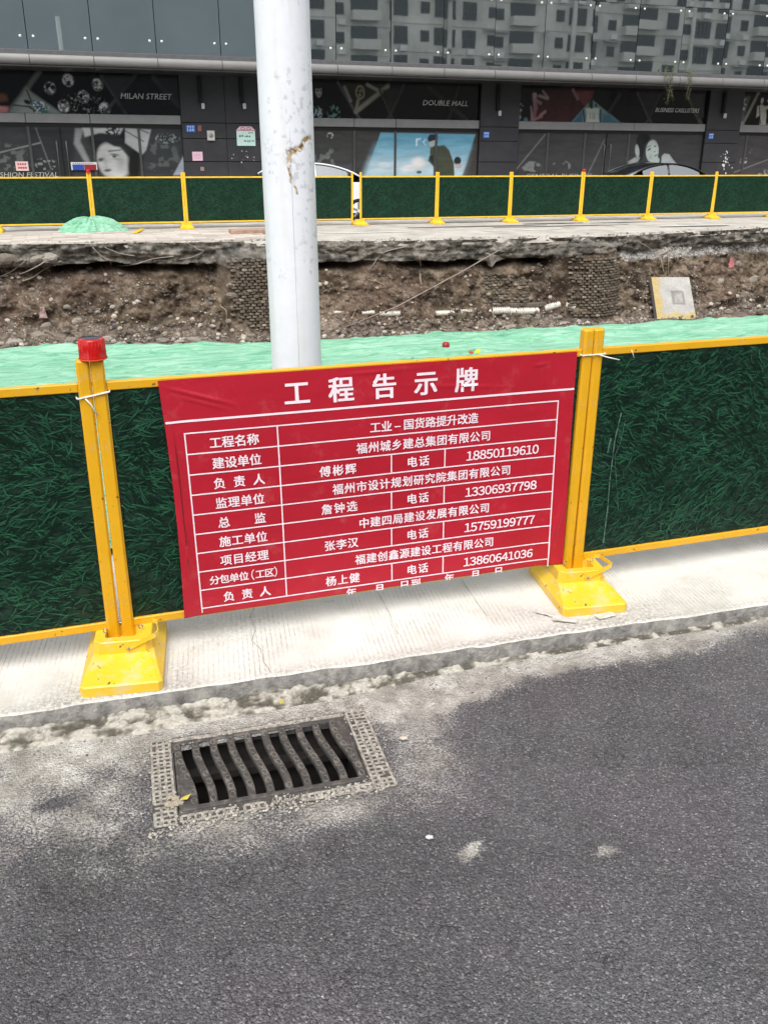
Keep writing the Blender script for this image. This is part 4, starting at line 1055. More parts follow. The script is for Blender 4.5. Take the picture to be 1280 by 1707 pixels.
# ================================================================== FAR BARRIER
pf = make_panel(False); ff = make_foot(False)
YF = lambda x: 18.391-0.0115*x
Z2 = 0.099
where = ['cut by the photo edge at the far left', 'behind the green net heap, first full one from the left', 'second full one, between the net heap and the white pole', 'half hidden by the left side of the white pole', 'first one right of the white pole, up to the gap in the line',
         'first one right of the gap with the white car', 'in front of the pale blue sky poster', 'in front of the dark pillar with a blue number plate', 'in front of the third shop door, beside the red post lamp', 'in front of the dark car roof', 'at the far right edge of the photo']
spots = [(-1.42, 0), (0.58, 1), (2.58, 2), (4.51, 3), (6.51, 5), (8.58, 6), (10.58, 7), (12.58, 8), (14.58, 9), (16.58, 9), (18.58, 10)]
posts_x = [-1.42, 0.58, 2.58, 4.52, 6.51, 6.70, 8.64, 10.58, 12.58, 14.58, 16.58, 18.58, 20.58]
runs = [(-3.42, -1.42), (-1.42, 0.58), (0.58, 2.58), (2.58, 4.55), (4.55, 6.50), (6.66, 8.62), (8.62, 10.58), (10.58, 12.58), (12.58, 14.58), (14.58, 16.58), (16.58, 18.58), (18.58, 20.58)]
names_ = ['beyond the photo edge, far left end of the line', 'left of the first twin post, cut by the photo edge', 'between the green net heap and the second twin post', 'just left of the white lamp pole', 'just right of the white lamp pole, before the gap',
          'first one after the gap with the white car', 'below the pale blue sky poster', 'below the pillar with the blue number plate', 'left of the post with the tiny red lamp', 'right of the post with the tiny red lamp', 'below the roof of the dark car', 'last one at the right photo edge']
for i, ((a, c_), nm) in enumerate(zip(runs, names_)):
    if i == 0: continue
    o = pf if i == 1 else copy_tree(pf)
    m_ = (a+c_)/2; o.location = (m_, YF(m_), Z2); o.rotation_euler = (random.uniform(-0.02, 0.02), 0, math.atan(-0.0115)); o.scale = ((c_-a)/2.0, 1, 1)
    o['label'] = 'far green barrier panel '+nm; o['group'] = 'far green barrier panels'
fnames = ['left of the green net heap, at the photo edge', 'half buried in the green net heap', 'on the paving tiles, second from the left', 'hidden beside the white lamp pole', 'at the gap beside the white car', 'first one right of the gap', 'below the right side of the sky poster', 'below the post with the tiny red lamp', 'below the dark car, left one', 'last one on the right, near the photo edge']
for i, (x, nm) in enumerate(zip((-1.42, 0.58, 2.58, 4.55, 6.66, 8.62, 10.58, 12.58, 14.58, 16.58), ['at the left photo edge', 'under the green net heap', 'on the paving tiles right of the net heap', 'beside the white lamp pole', 'at the gap beside the white car', 'under the sky poster', 'left of the pillar with the blue number plate', 'under the post with the tiny red lamp', 'below the left end of the dark car', 'below the right end of the dark car'])):
    if i == 3: continue
    o = ff if i == 0 else copy_tree(ff)
    o.location = (x, YF(x)-0.02, Z2+0.004); o.rotation_euler = (0, 0, random.uniform(-0.12, 0.05)); o['label'] = 'small yellow far barrier foot '+nm; o['group'] = 'feet of the far barrier'
o = copy_tree(ff); o.location = (18.58, YF(18.58)-0.02, Z2+0.004); o['label'] = 'small yellow far barrier foot close to the right photo edge'; o['group'] = 'feet of the far barrier'
l2 = copy_tree(L); l2.location = (12.60, YF(12.6), Z2+1.19); l2.scale = (0.75, 0.75, 0.75); l2['label'] = 'tiny red warning lamp on a far barrier post before the shop door'
l3 = copy_tree(L); l3.location = (-1.42+2.0, YF(0.58), Z2+1.19); l3.scale = (0.8, 0.8, 0.7); l3['label'] = 'small red warning lamp on the far post above the green net heap'

# ---- green net heap on the far pavement
q = at(152, 388, z=0.11); n, m_ = 260, 50
TT, RR_ = np.meshgrid(np.linspace(0, 2*math.pi, n), np.linspace(0, 1, m_), indexing='ij')
lob = 1+0.16*np.sin(TT*3+1)+0.10*np.sin(TT*7)+0.04*np.sin(TT*17)
rx, ry, hh = 0.66, 0.34, 0.29
Zh = hh*(np.cos(RR_*math.pi/2)**0.8)*(1+0.25*np.sin(TT*2+0.5)*RR_)+0.045*np.abs(np.sin(TT*13+RR_*3+3*fbm(TT*2, RR_*3, 2, 111)))*np.sin(RR_*3.0)**0.6+0.05*fbm(TT*9, RR_*5, 4, 110)-0.03
P = np.stack([RR_*rx*lob*np.cos(TT), RR_*ry*lob*np.sin(TT), np.clip(Zh, 0.005, 1)], -1)
P[-1] = P[0]
o = link('net_heap', grid_mesh('net_heap', P, M['netdark'] if 'netdark' in M else M['net'])); o.location = (q[0], q[1]+0.34, 0.10); tag(o, 'bunched heap of green netting at the foot of a far barrier post', 'net heap')

# ================================================================== THINGS IN THE TRENCH
BRK = []
for k in range(3):
    b = MB(); b.bbox(-0.052, 0.052, -0.10, 0.10, -0.024, 0.024, 0.006+0.004*k); BRK.append(b.mesh('brick', M['brick']))
def brick_thing(name, label, cells):
    root = thing(name, label, 'brick wall')
    for (p, rz) in cells:
        link('brick', BRK[random.randrange(3)], root, p, (random.gauss(0, .03), random.gauss(0, .03), rz+random.gauss(0, .05)), (random.uniform(0.85, 1.05), 1, random.uniform(0.85, 1.05)))
    b = MB()
    return root
cells = []
for r in range(25):
    z = -0.20-r*0.0545
    n0 = 0 if r > 4 else 0
    for c_ in range(9):
        x = 2.86+c_*0.118+(0.059 if r % 2 else 0)
        if r > 19 and c_ < (r-19)*0.9: continue
        if x > 3.90 or random.random() < 0.035 or (x < 3.15 and random.random() < 0.35*float(vn(r*0.6, 3))+0.1*(x < 2.95)): continue
        cells.append(((x, 14.625-0.22*(0.1-z)+random.gauss(0, 0.014), z), 0.0))
bw = brick_thing('brick_wall', 'flat wall of stacked grey brown bricks exposed in the soil just left of the white pole', cells)
cells = []
CXR, CYR, RAD = 10.52, 14.62, 0.74
for r in range(25):
    z = -0.16-r*0.0545
    for k in range(-8, 9):
        if len(cells) >= 299: break
        a = -math.pi/2+0.20+(k+(0.5 if r % 2 else 0))*0.155; 
        if abs(k) > 6 or (abs(k) >= 5 and random.random() < 0.35) or r < 1+int(3*float(vn(k*0.7, 5))): continue
        if random.random() < 0.04 or (r > 18 and k > 9-(r-18)): continue
        xx = CXR+0.80*math.cos(a)*0.93; 
        cells.append(((xx, float(wallY(xx, z))+0.048+random.gauss(0, 0.012), z), (a+math.pi/2)*0.8))
bs_ = brick_thing('brick_shaft', 'rounded brick manhole shaft bulging from the soil left of the leaning slab', cells)
cells = []
for r in range(12):
    z = -0.62-r*0.054
    for c_ in range(9):
        x = 8.15+c_*0.118+(0.059 if r % 2 else 0)
        if random.random() < 0.12 or (r < 2 and c_ > 6): continue
        cells.append(((x, float(wallY(x, z))+0.055+random.gauss(0, 0.012), z), 0.0))
brick_thing('brick_patch', 'low patch of loose old bricks in the soil between the pipe and the round shaft', cells)

# leaning concrete cover slab
c4 = [at(1085, 462, Y=14.05), at(1148, 462, Y=14.05), at(1160, 532, Y=13.62), at(1095, 532, Y=13.62)]
c4 = [Vector(v) for v in c4]
sl_ = thing('cover_slab', 'square concrete cover slab smeared with yellow sand leaning on the trench side', 'concrete slab')
nrm = (c4[1]-c4[0]).cross(c4[3]-c4[0]).normalized()
if nrm.y > 0: nrm = -nrm
n_ = 40; P = np.zeros((n_, n_, 3)); C = np.zeros((n_, n_, 3))
for i in range(n_):
    for j in range(n_):
        u, v = i/(n_-1), j/(n_-1); p = (c4[0]*(1-u)+c4[1]*u)*(1-v)+(c4[3]*(1-u)+c4[2]*u)*v
        P[i, j] = p
        base = 0.36+0.16*float(fbm(u*5, v*5, 4, 120)); cc = np.array([base, base*0.98, base*0.92])
        ye = max(float(sst(0.25, 0.12, u+0.1*(float(vn(u*8, v*8, 121))-0.5))), float(sst(0.80, 0.90, v+0.08*(float(vn(u*9, v*7, 122))-0.5))))*(0.5+0.5*float(vn(u*20, v*20, 123)))
        cc = cc*(1-ye)+np.array([0.52, 0.38, 0.12])*ye
        if 0.46 < u < 0.78 and 0.32 < v < 0.66: cc = cc*(0.62 if not (0.52 < u < 0.72 and 0.38 < v < 0.60) else (0.62+0.45*float(vn(u*22, v*22, 124))))
        C[i, j] = cc
link('face', grid_mesh('face', P, M['pebble'], col=np.clip(C, 0.02, 0.8), smooth=False), sl_)
b = MB(); f_ = [v+nrm*-0.002 for v in c4]; k_ = [v-nrm*0.10 for v in c4]
b.add(f_+k_, [(0, 1, 5, 4), (1, 2, 6, 5), (2, 3, 7, 6), (3, 0, 4, 7), (4, 5, 6, 7), (0, 1, 2, 3)]); b.build('slab_body', simple('slab_side', (0.13, 0.12, 0.11), 0.9, bump=0.5), sl_)

# white corrugated pipe, half buried
cp = thing('corrugated_pipe', 'broken white corrugated plastic pipe half buried low in the trench side', 'pipe')
for (pa, pb, ya, yb, rr0) in ((558, 582, 521, 521, 0.040), (604, 625, 522, 521, 0.045), (634, 668, 524, 523, 0.060), (727, 757, 523, 522, 0.060), (768, 822, 521, 520, 0.065), (822, 850, 519, 518, 0.085), (850, 898, 520, 519, 0.085), (908, 932, 515, 508, 0.075), (944, 960, 508, 513, 0.070)):
    a = on_wall(pa, ya); c_ = on_wall(pb, yb); n_ = max(3, int((c_-a).length/0.0115)); pts = []; rs = []
    for i in range(n_+1):
        pts.append(a.lerp(c_, i/n_)+Vector((0, rr0*0.35, 0))); rs.append(rr0*(1.0 if i % 4 < 2 else 0.72))
    b = MB(); b.tube(pts, rr0, 12, rs=rs); b.build('pipe_piece', M['pipe'], cp)
b = MB(); a = on_wall(848, 509); c_ = on_wall(908, 507)
b.bbox(-0.5, 0.5, -0.05, 0.05, -0.045, 0.045, 0.012); o = b.build('timber_offcut', M['wood']); o.location = (a+c_)/2+Vector((0, -0.02, 0)); o.scale = ((c_-a).length, 1, 1); o.rotation_euler = (0, 0.02, math.atan2(c_.y-a.y, c_.x-a.x)); tag(o, 'weathered grey timber plank lying above the corrugated pipe', 'plank')
def wire(name, pts, r, label, mat='wire', cat='wire', off=0.03):
    b = MB(); P_ = [on_wall(a, c_)+Vector((0, -off-random.uniform(0, 0.03), 0)) for a, c_ in pts]
    # smooth a little
    Q = []
    for i in range(len(P_)-1):
        for s_ in range(4):
            t_ = s_/4; p0 = P_[max(i-1, 0)]; p1 = P_[i]; p2 = P_[i+1]; p3 = P_[min(i+2, len(P_)-1)]
            Q.append(0.5*((2*p1)+(p2-p0)*t_+(2*p0-5*p1+4*p2-p3)*t_*t_+(3*p1-p0-3*p2+p3)*t_**3))
    Q.append(P_[-1]); b.tube(Q, r, 5); o = b.build(name, M[mat]); tag(o, label, cat)
a = on_wall(576, 544); c_ = on_wall(831, 414)
b = MB(); b.tube([a+Vector((0, -0.05, 0)), a.lerp(c_, 0.3)+Vector((0, -0.3, -0.03)), a.lerp(c_, 0.7)+Vector((0, -0.35, 0.02)), c_+Vector((0, -0.12, 0))], 0.011, 6); tag(b.build('long_wire', M['wire']), 'long thin pale rod slanting across the soil from the pavement edge to the pipe', 'wire')
wire('cable', [(0, 461), (20, 452), (40, 437), (43, 432)], 0.010, 'thin grey cable curving out of the soil at the left photo edge')
wire('cable', [(5, 460), (35, 456), (60, 445), (78, 434)], 0.012, 'grey cable rising from the left soil edge to the pale stone')
wire('cable', [(38, 468), (55, 462), (75, 448), (102, 435)], 0.012, 'longest of the three grey cables at the left, ending lowest in the soil')
wire('cable', [(155, 412), (170, 427), (184, 434), (186, 441), (200, 443), (230, 439), (255, 431), (290, 427)], 0.011, 'pale cable looping under the broken pavement left of the brick wall')
wire('cable', [(175, 412), (200, 422), (225, 426)], 0.009, 'short grey cable above the looped one under the pavement')
wire('cable', [(310, 403), (330, 415), (340, 418), (320, 428), (300, 432)], 0.008, 'fine grey cable bent back under the tiles left of the brick wall')
wire('cable', [(618, 446), (630, 427), (645, 418), (675, 411)], 0.011, 'pale bent cable below the pavement right of the white pole')
wire('cable', [(700, 441), (715, 436), (730, 427), (745, 416)], 0.010, 'short pale cable above the long slanting rod')
wire('root', [(698, 430), (700, 445), (699, 460), (701, 475)], 0.016, 'thick pale root hanging straight down beside the short cable', 'root', 'root')
wire('root', [(613, 466), (630, 470), (643, 477)], 0.012, 'short root sticking out right of the white lump in mid soil', 'root', 'root')
wire('root', [(365, 496), (368, 510), (377, 518), (377, 535), (373, 542)], 0.014, 'kinked pale root beside the flat brick wall', 'root', 'root')
wire('root', [(592, 514), (588, 524), (586, 532)], 0.012, 'short root just above the first pipe piece', 'root', 'root')
wire('root', [(1098, 425), (1101, 440), (1104, 455)], 0.014, 'thick root hanging above the leaning slab', 'root', 'root')
wire('root', [(1109, 420), (1112, 438), (1111, 458)], 0.009, 'thin root hanging above the leaning slab', 'root', 'root')
wire('root', [(1118, 418), (1126, 430), (1132, 441)], 0.009, 'slanting root above the right corner of the leaning slab', 'root', 'root')
wire('cable', [(1060, 401), (1078, 412), (1092, 425)], 0.009, 'pale cable running down beside the round brick shaft')
wire('root', [(556, 500), (554, 512), (555, 524)], 0.009, 'thin vertical root close to the right side of the pole', 'root', 'root')
wire('root', [(541, 500), (541, 512), (543, 520)], 0.009, 'faint root touching the right edge of the pole', 'root', 'root')
# small plastic litter
def rag(px, py, s, label, colr, mat=None):
    p = on_wall(px, py); n_ = 10; A_, B_ = np.meshgrid(np.linspace(-1, 1, n_), np.linspace(-1, 1, n_), indexing='ij')
    P_ = np.stack([A_*s*0.5*(1-0.35*B_), 0.05+0.5*s*fbm(A_*2, B_*2, 3, int(px))-0.06, B_*s], -1)
    o = link('plastic_rag', grid_mesh('plastic_rag', P_, simple('rag', colr, 0.6, var=0.3, sc_=20))); o.location = p+Vector((0, -0.08, 0)); tag(o, label, 'rag')
rag(1216, 438, 0.13, 'torn pink plastic rag hanging in the soil at the right', (0.45, 0.16, 0.17))
rag(72, 520, 0.11, 'dirty pinkish rag hanging above the white lump at the left', (0.38, 0.26, 0.24))
rag(804, 548, 0.05, 'scrap of red plastic in the rubble left of the timber plank', (0.45, 0.03, 0.03))
rag(883, 545, 0.05, 'scrap of yellow plastic in the rubble under the pipe', (0.5, 0.42, 0.05))
# red cap and bits on the net
p = at(743, 575, z=0.06); b = MB(); b.lathe([(0.0, 0.05), (0.03, 0.045), (0.038, 0.02), (0.036, 0.0)], 14); o = b.build('bottle_cap', simple('dark_red_plastic', (0.30, 0.01, 0.01), 0.4)); o.location = (p[0], p[1], 0.04); tag(o, 'dark red plastic cap on the green net right of the pole', 'cap')
p = at(790, 590, z=0.05); b = MB(); scatter(b, (0, 0, 0.02), 0.03, (0.6, 0.08, 0.05), 0.6); o = b.build('plastic_scrap', M['pebble'], None, True); o.location = (p[0]-0.03, p[1], 0.05); tag(o, 'bit of red plastic on the net just above the banner', 'scrap')
b = MB(); scatter(b, (0, 0, 0.02), 0.035, (0.7, 0.62, 0.03), 0.6); o = b.build('plastic_scrap', M['pebble'], None, True); o.location = (p[0]+0.04, p[1], 0.05); tag(o, 'bit of yellow plastic on the net just above the banner', 'scrap')
# step stone and timber on the far pavement beside the pole
q = at(430, 388, z=0.12); b = MB(); b.bbox(-0.75, 0.75, -0.16, 0.16, 0, 0.10, 0.012); o = b.build('kerb_stone', simple('reddish_stone', (0.34, 0.22, 0.16), 0.9, var=0.3, sc_=6)); o.location = (q[0]+0.15, q[1], 0.10); tag(o, 'loose reddish kerb stone lying on the far pavement left of the white pole', 'kerb stone')
q = at(232, 386, z=0.12); b = MB(); b.bbox(-0.05, 0.05, -0.45, 0.45, 0, 0.02, 0.004); o = b.build('yellow_strip', M['yfar']); o.location = (q[0], q[1], 0.125); o.rotation_euler = (0, 0, -0.25); tag(o, 'narrow yellow metal strip lying on the paving tiles', 'metal strip')

# ================================================================== MALL BUILDING
FY = 26.1
mall = thing('mall_building', 'dark two-storey mall front with posters under a glass-clad upper floor', 'building')
def F(px, py, Y=FY): q = at(px, py, Y=Y); return q[0], q[2]
XL, XR = -16.0, 42.0
b = MB(); b.box(XL, XR, FY+0.35, FY+14, 0.0, 11.9); b.build('wall', M['darkclad'], mall)
bays = [(-4.3, 3.55), (7.46, 13.12), (14.52, 21.86), (23.30, 30.0)]
pillars = [(3.55, 7.46), (13.12, 14.52), (21.86, 23.30), (-6.8, -4.3), (30.0, 31.6)]
for (a, c_) in pillars:
    b = MB()
    w_ = c_-a; n_ = max(1, round(w_/1.3))
    for i in range(n_):
        for (z0, z1) in ((0.05, 0.68), (0.69, 1.38), (1.39, 2.02), (2.03, 2.45), (2.46, 3.9)):
            xa, xb = a+w_*i/n_, a+w_*(i+1)/n_
            link('cladding_panel', (lambda m: (m.bbox(xa+0.006, xb-0.006, FY-0.16, FY-0.12, z0+0.004, z1-0.004, 0.004), m.mesh('cladding_panel', M['darkclad']))[1])(MB()), mall)
    b.box(a, c_, FY-0.125, FY+0.35, 0.0, 3.9); b.build('pillar', M['seam'], mall)
def paint_base(X_, Z_, c): 
    C = np.zeros(X_.shape+(3,)); C[:] = c; return C
class Paint:
    def __init__(s, x0, x1, z0, z1, c, d=0.022):
        s.x = np.arange(x0, x1+d*0.5, d); s.z = np.arange(z0, z1+d*0.5, d); s.x[-1] = x1; s.z[-1] = z1
        s.X, s.Z = np.meshgrid(s.x, s.z, indexing='ij'); s.C = np.zeros(s.X.shape+(3,)); s.C[:] = lin(c)
    def blend(s, m, c, grain=0, gs=12):
        c = np.array(lin(c))[None, None]
        if grain: c = c*(1+grain*(fbm(s.X*gs, s.Z*gs, 3, 3)[..., None]-0.5)*2)
        s.C = s.C*(1-m[..., None])+np.clip(c, 0, 1)*m[..., None]
    def ell(s, px, py, rx, ry, c, soft=0.25, rot=0, a=1.0, grain=0):
        x, z = F(px, py); k = 0.0182; dx = (s.X-x); dz = (s.Z-z); cr, sr = math.cos(rot), math.sin(rot)
        u = (dx*cr+dz*sr)/(rx*k); v = (-dx*sr+dz*cr)/(ry*k); s.blend(a*sst(1+soft, 1-soft, np.hypot(u, v)), c, grain)
    def poly(s, pts, c, soft=0.02, a=1.0, grain=0, gs=12):
        P_ = [F(px, py) for px, py in pts]; n = len(P_); inside = np.zeros(s.X.shape, bool); dmin = np.full(s.X.shape, 9.0)
        for i in range(n):
            (x0, z0), (x1, z1) = P_[i], P_[(i+1) % n]
            cond = ((z0 > s.Z) != (z1 > s.Z)); xi = (x1-x0)*(s.Z-z0)/((z1-z0) if abs(z1-z0) > 1e-9 else 1e-9)+x0; inside ^= cond & (s.X < xi)
            dx, dz = x1-x0, z1-z0; t_ = np.clip(((s.X-x0)*dx+(s.Z-z0)*dz)/(dx*dx+dz*dz+1e-9), 0, 1); dmin = np.minimum(dmin, np.hypot(s.X-x0-dx*t_, s.Z-z0-dz*t_))
        sd_ = np.where(inside, dmin, -dmin); s.blend(a*sst(-soft, soft, sd_), c, grain, gs)
    def line(s, a_, b_, wd_, c, a=1.0, fade=True):
        (x0, z0), (x1, z1) = F(*a_), F(*b_); dx, dz = x1-x0, z1-z0; t_ = np.clip(((s.X-x0)*dx+(s.Z-z0)*dz)/(dx*dx+dz*dz), 0, 1)
        s.blend(a*sst(wd_*1.5, wd_*0.3, np.hypot(s.X-x0-dx*t_, s.Z-z0-dz*t_)), c)
    def speck(s, px, py, rx, ry, c, th=0.55, gs=20, seed=1):
        x, z = F(px, py); k = 0.0182; m = sst(1.1, 0.8, np.hypot((s.X-x)/(rx*k), (s.Z-z)/(ry*k)))*sst(th, th+0.08, fbm(s.X*gs, s.Z*gs, 2, seed)); s.blend(m, c)
    def build(s, name, y, parent=mall):
        P_ = np.stack([s.X, np.full(s.X.shape, y), s.Z], -1); return link(name, grid_mesh(name, P_, M['poster'], col=np.clip(s.C, 0, 1)*(1.4-0.5*np.clip(s.C, 0, 1)**0.5), smooth=False, flip=False), parent)
UP0, UP1 = 2.65, 3.72
# bay one, upper poster
p = Paint(-4.3, 3.55, UP0, UP1, (16, 16, 17))
p.poly([(60, 120), (225, 120), (178, 192), (100, 192), (40, 150)], (10, 11, 11))
p.line((66, 120), (14, 190), 0.07, (84, 86, 84)); p.poly([(45, 148), (14, 191), (106, 191)], (118, 128, 124), 0.05)
p.poly([(45, 150), (38, 165), (60, 190), (30, 190)], (150, 160, 156), 0.15, 0.5); p.line((45, 150), (53, 169), 0.02, (20, 22, 24)); p.line((22, 175), (50, 178), 0.02, (40, 44, 44)); p.line((50, 178), (62, 188), 0.03, (30, 34, 34))
p.ell(66, 178, 13, 6, (60, 78, 96), 0.3, -0.5); p.speck(66, 179, 14, 9, (196, 205, 210), 0.55, 26, 5); p.ell(46, 170, 5, 3, (22, 34, 30), 0.3, -0.3); p.ell(74, 186, 6, 3, (60, 100, 86), 0.4)
for (x_, y_) in ((84, 147), (114, 134), (107, 177), (140, 161), (163, 141), (175, 181)):
    p.ell(x_, y_, 8.5, 9, (96, 98, 98), 0.2); p.speck(x_, y_, 8.5, 9, (206, 208, 208), 0.50, 16, int(x_)); p.speck(x_, y_, 8, 9, (18, 18, 18), 0.60, 13, int(x_)+3)
p.speck(140, 172, 34, 16, (110, 110, 110), 0.66, 30, 9)
p.line((170, 128), (212, 192), 0.05, (58, 60, 61)); p.line((225, 128), (172, 192), 0.05, (58, 60, 61)); p.poly([(172, 128), (223, 128), (195, 165)], (44, 45, 47), 0.06, 0.9)
p.poly([(225, 130), (262, 130), (300, 170), (300, 190), (180, 190)], (22, 22, 24), 0.2, 0.8); p.line((256, 130), (302, 180), 0.08, (44, 44, 46)); p.poly([(262, 130), (304, 130), (304, 178)], (36, 36, 38), 0.05, 0.9)
p.poly([(-10, 176), (15, 178), (13, 188), (-10, 188)], (176, 110, 110), 0.04); p.poly([(-10, 152), (12, 158), (14, 168), (0, 170), (-10, 168)], (96, 66, 44), 0.06, 0.8)
p.build('poster', FY-0.02)
# bay one, lower glazing
p = Paint(-4.3, 3.55, 0.15, 2.30, (54, 56, 57))
p.poly([(52, 214), (125, 214), (125, 292), (60, 292)], (46, 48, 49), 0.05); p.line((-20, 259), (68, 238), 0.02, (130, 132, 132), 0.8); p.line((60, 213), (86, 282), 0.018, (110, 112, 112), 0.7)
p.poly([(126, 214), (140, 214), (134, 235), (150, 268), (150, 276), (142, 270), (124, 240)], (132, 134, 134), 0.05)
p.ell(190, 240, 36, 30, (34, 35, 36), 0.25); p.ell(205, 256, 30, 34, (30, 31, 32), 0.2)
p.poly([(138, 213), (206, 213), (200, 224), (165, 222), (142, 228)], (178, 180, 180), 0.04); p.speck(190, 219, 14, 9, (40, 40, 42), 0.48, 22, 4)
p.ell(186, 268, 22, 27, (168, 170, 168), 0.14, 0.15); p.ell(200, 262, 12, 22, (192, 194, 192), 0.4); p.ell(198, 284, 14, 12, (184, 186, 184), 0.4)
p.poly([(150, 236), (170, 232), (190, 244), (200, 246), (215, 262), (222, 250), (200, 226), (170, 222), (150, 228)], (38, 39, 40), 0.04)
p.ell(192, 258, 7, 2.4, (70, 72, 72), 0.7, -0.1, 0.9); p.ell(191, 261, 3, 1.6, (24, 25, 26), 0.5); p.ell(195, 265, 7, 2, (120, 122, 122), 0.8, -0.1, 0.7); p.ell(169, 266, 5, 2.6, (50, 52, 52), 0.6, 0.25, 0.9); p.ell(176, 270, 3, 9, (140, 142, 140), 0.9, 0.1, 0.6); p.line((182, 252), (201, 250), 0.028, (64, 66, 66), 0.8); p.ell(180, 284, 6, 2.2, (60, 62, 62), 0.6, 0.1, 0.9); p.ell(203, 268, 8, 14, (120, 122, 124), 0.9, 0, 0.55); p.ell(224, 282, 8, 16, (30, 31, 32), 0.4)
p.poly([(209, 213), (252, 216), (244, 250), (237, 258), (209, 238)], (168, 172, 172), 0.03, 0.95); p.line((209, 218), (240, 236), 0.015, (60, 60, 60)); p.line((232, 215), (248, 222), 0.015, (70, 70, 70))
p.speck(278, 231, 22, 8, (120, 128, 128), 0.52, 26, 8); p.poly([(307, 258), (289, 292), (307, 292)], (150, 160, 172), 0.03)
p.speck(270, 262, 30, 26, (78, 84, 84), 0.56, 6, 3); p.speck(15, 262, 30, 20, (90, 92, 92), 0.58, 9, 6); p.speck(75, 275, 20, 10, (120, 122, 122), 0.6, 14, 2)
p.build('window_film', FY-0.02)
# bay two
p = Paint(7.46, 13.12, UP0, UP1, (15, 15, 17))
p.ell(531, 152, 5.5, 9.5, (150, 152, 150), 0.2); p.ell(531, 144, 6.5, 4, (22, 22, 22), 0.3); p.ell(529, 151, 2, 1, (40, 40, 40)); p.ell(534, 151, 1.6, 1, (40, 40, 40)); p.ell(532, 158, 2, 0.9, (60, 50, 50))
p.speck(524, 192, 18, 15, (120, 136, 140), 0.50, 20, 2); p.speck(556, 190, 12, 15, (76, 110, 100), 0.52, 18, 3); p.speck(531, 186, 6, 6, (130, 150, 160), 0.4, 20, 4)
p.line((563, 138), (604, 206), 0.05, (70, 70, 72)); p.poly([(570, 138), (648, 142), (594, 188)], (38, 37, 33), 0.03); p.line((574, 145), (584, 168), 0.05, (120, 118, 110)); p.line((593, 186), (646, 144), 0.07, (128, 126, 114)); p.line((612, 141), (632, 152), 0.05, (140, 138, 126)); p.ell(600, 154, 8.5, 11, (130, 126, 104), 0.12); p.ell(600, 154, 6, 8, (26, 26, 22), 0.2); p.speck(600, 154, 6, 8, (150, 146, 120), 0.56, 30, 6); p.line((597, 166), (593, 184), 0.05, (120, 116, 104))
p.line((672, 143), (644, 204), 0.05, (50, 50, 50)); p.line((632, 150), (658, 206), 0.04, (48, 48, 48)); p.poly([(636, 150), (670, 146), (651, 188)], (34, 34, 34), 0.06); p.line((714, 145), (782, 205), 0.07, (36, 36, 38)); p.line((764, 147), (745, 206), 0.05, (34, 34, 36))
p.build('poster', FY-0.02)
p = Paint(7.46, 13.12, 0.15, 2.30, (60, 60, 60))
p.speck(545, 265, 24, 18, (96, 100, 100), 0.55, 7, 3); p.poly([(520, 272), (585, 274), (585, 292), (520, 292)], (78, 80, 88), 0.08, 0.6); p.speck(550, 226, 6, 5, (190, 192, 190), 0.42, 18, 5)
p.poly([(634, 221), (792, 224), (768, 294), (608, 294)], (96, 156, 186), 0.02)
p.poly([(628, 246), (784, 248), (768, 294), (608, 294)], (138, 182, 202), 0.28, 0.8); p.poly([(618, 268), (778, 270), (768, 294), (608, 294)], (186, 206, 214), 0.22, 0.8)
p.ell(697, 272, 13, 10, (216, 214, 214), 0.5); p.ell(680, 280, 14, 6, (212, 216, 220), 0.5); p.ell(640, 275, 12, 4, (200, 212, 222), 0.4, 0, 0.7); p.ell(698, 287, 5, 2.5, (60, 80, 84), 0.4)
p.poly([(717, 244), (740, 242), (748, 250), (756, 272), (757, 294), (722, 294), (722, 278), (713, 268), (716, 258)], (66, 70, 58), 0.02); p.poly([(714, 262), (722, 258), (722, 274)], (40, 44, 38), 0.02)
p.ell(719, 236, 5.5, 9, (170, 172, 160), 0.2); p.poly([(712, 230), (716, 224), (728, 224), (728, 232), (714, 237)], (40, 46, 60), 0.02); p.ell(762, 268, 7, 7, (40, 44, 50), 0.15); p.ell(763, 277, 7, 4, (170, 160, 160), 0.3)
p.line((694, 232), (694, 242), 0.028, (214, 232, 240), fade=False); p.line((694, 233), (700, 231), 0.02, (214, 232, 240)); p.line((709, 232), (705, 237), 0.018, (200, 222, 232), 0.8); p.line((705, 237), (709, 242), 0.018, (200, 222, 232), 0.8)
p.poly([(795, 224), (806, 224), (806, 294), (770, 294)], (66, 62, 60), 0.02, 0.8)
p.build('window_film', FY-0.02)
# bay three
p = Paint(14.52, 21.86, UP0, UP1, (20, 18, 20))
p.poly([(905, 150), (988, 150), (985, 172), (948, 210), (890, 210)], (58, 30, 33), 0.08, 0.95, 0.35, 4); p.poly([(955, 152), (988, 152), (984, 172), (972, 176)], (116, 60, 64), 0.04, 0.9, 0.3, 6); p.line((954, 150), (962, 165), 0.05, (150, 112, 112), 0.7)
for a_, b_, w_, c_ in (((889, 158), (892, 180), 0.07, (150, 118, 124)), ((892, 178), (886, 205), 0.09, (128, 86, 92)), ((898, 160), (912, 164), 0.05, (160, 132, 136)), ((912, 162), (904, 152), 0.04, (150, 126, 130)), ((890, 165), (900, 172), 0.06, (140, 110, 114)), ((900, 192), (908, 186), 0.05, (150, 116, 118)), ((884, 178), (886, 198), 0.03, (140, 120, 124)), ((888, 200), (902, 194), 0.05, (140, 100, 104))): p.line(a_, b_, w_, c_, 0.85)
p.ell(891, 160, 4, 5, (160, 140, 140), 0.3); p.ell(862, 196, 6, 10, (92, 104, 118), 0.4); p.speck(865, 185, 10, 14, (150, 156, 164), 0.55, 16, 3); p.ell(875, 202, 5, 6, (80, 110, 118), 0.4)
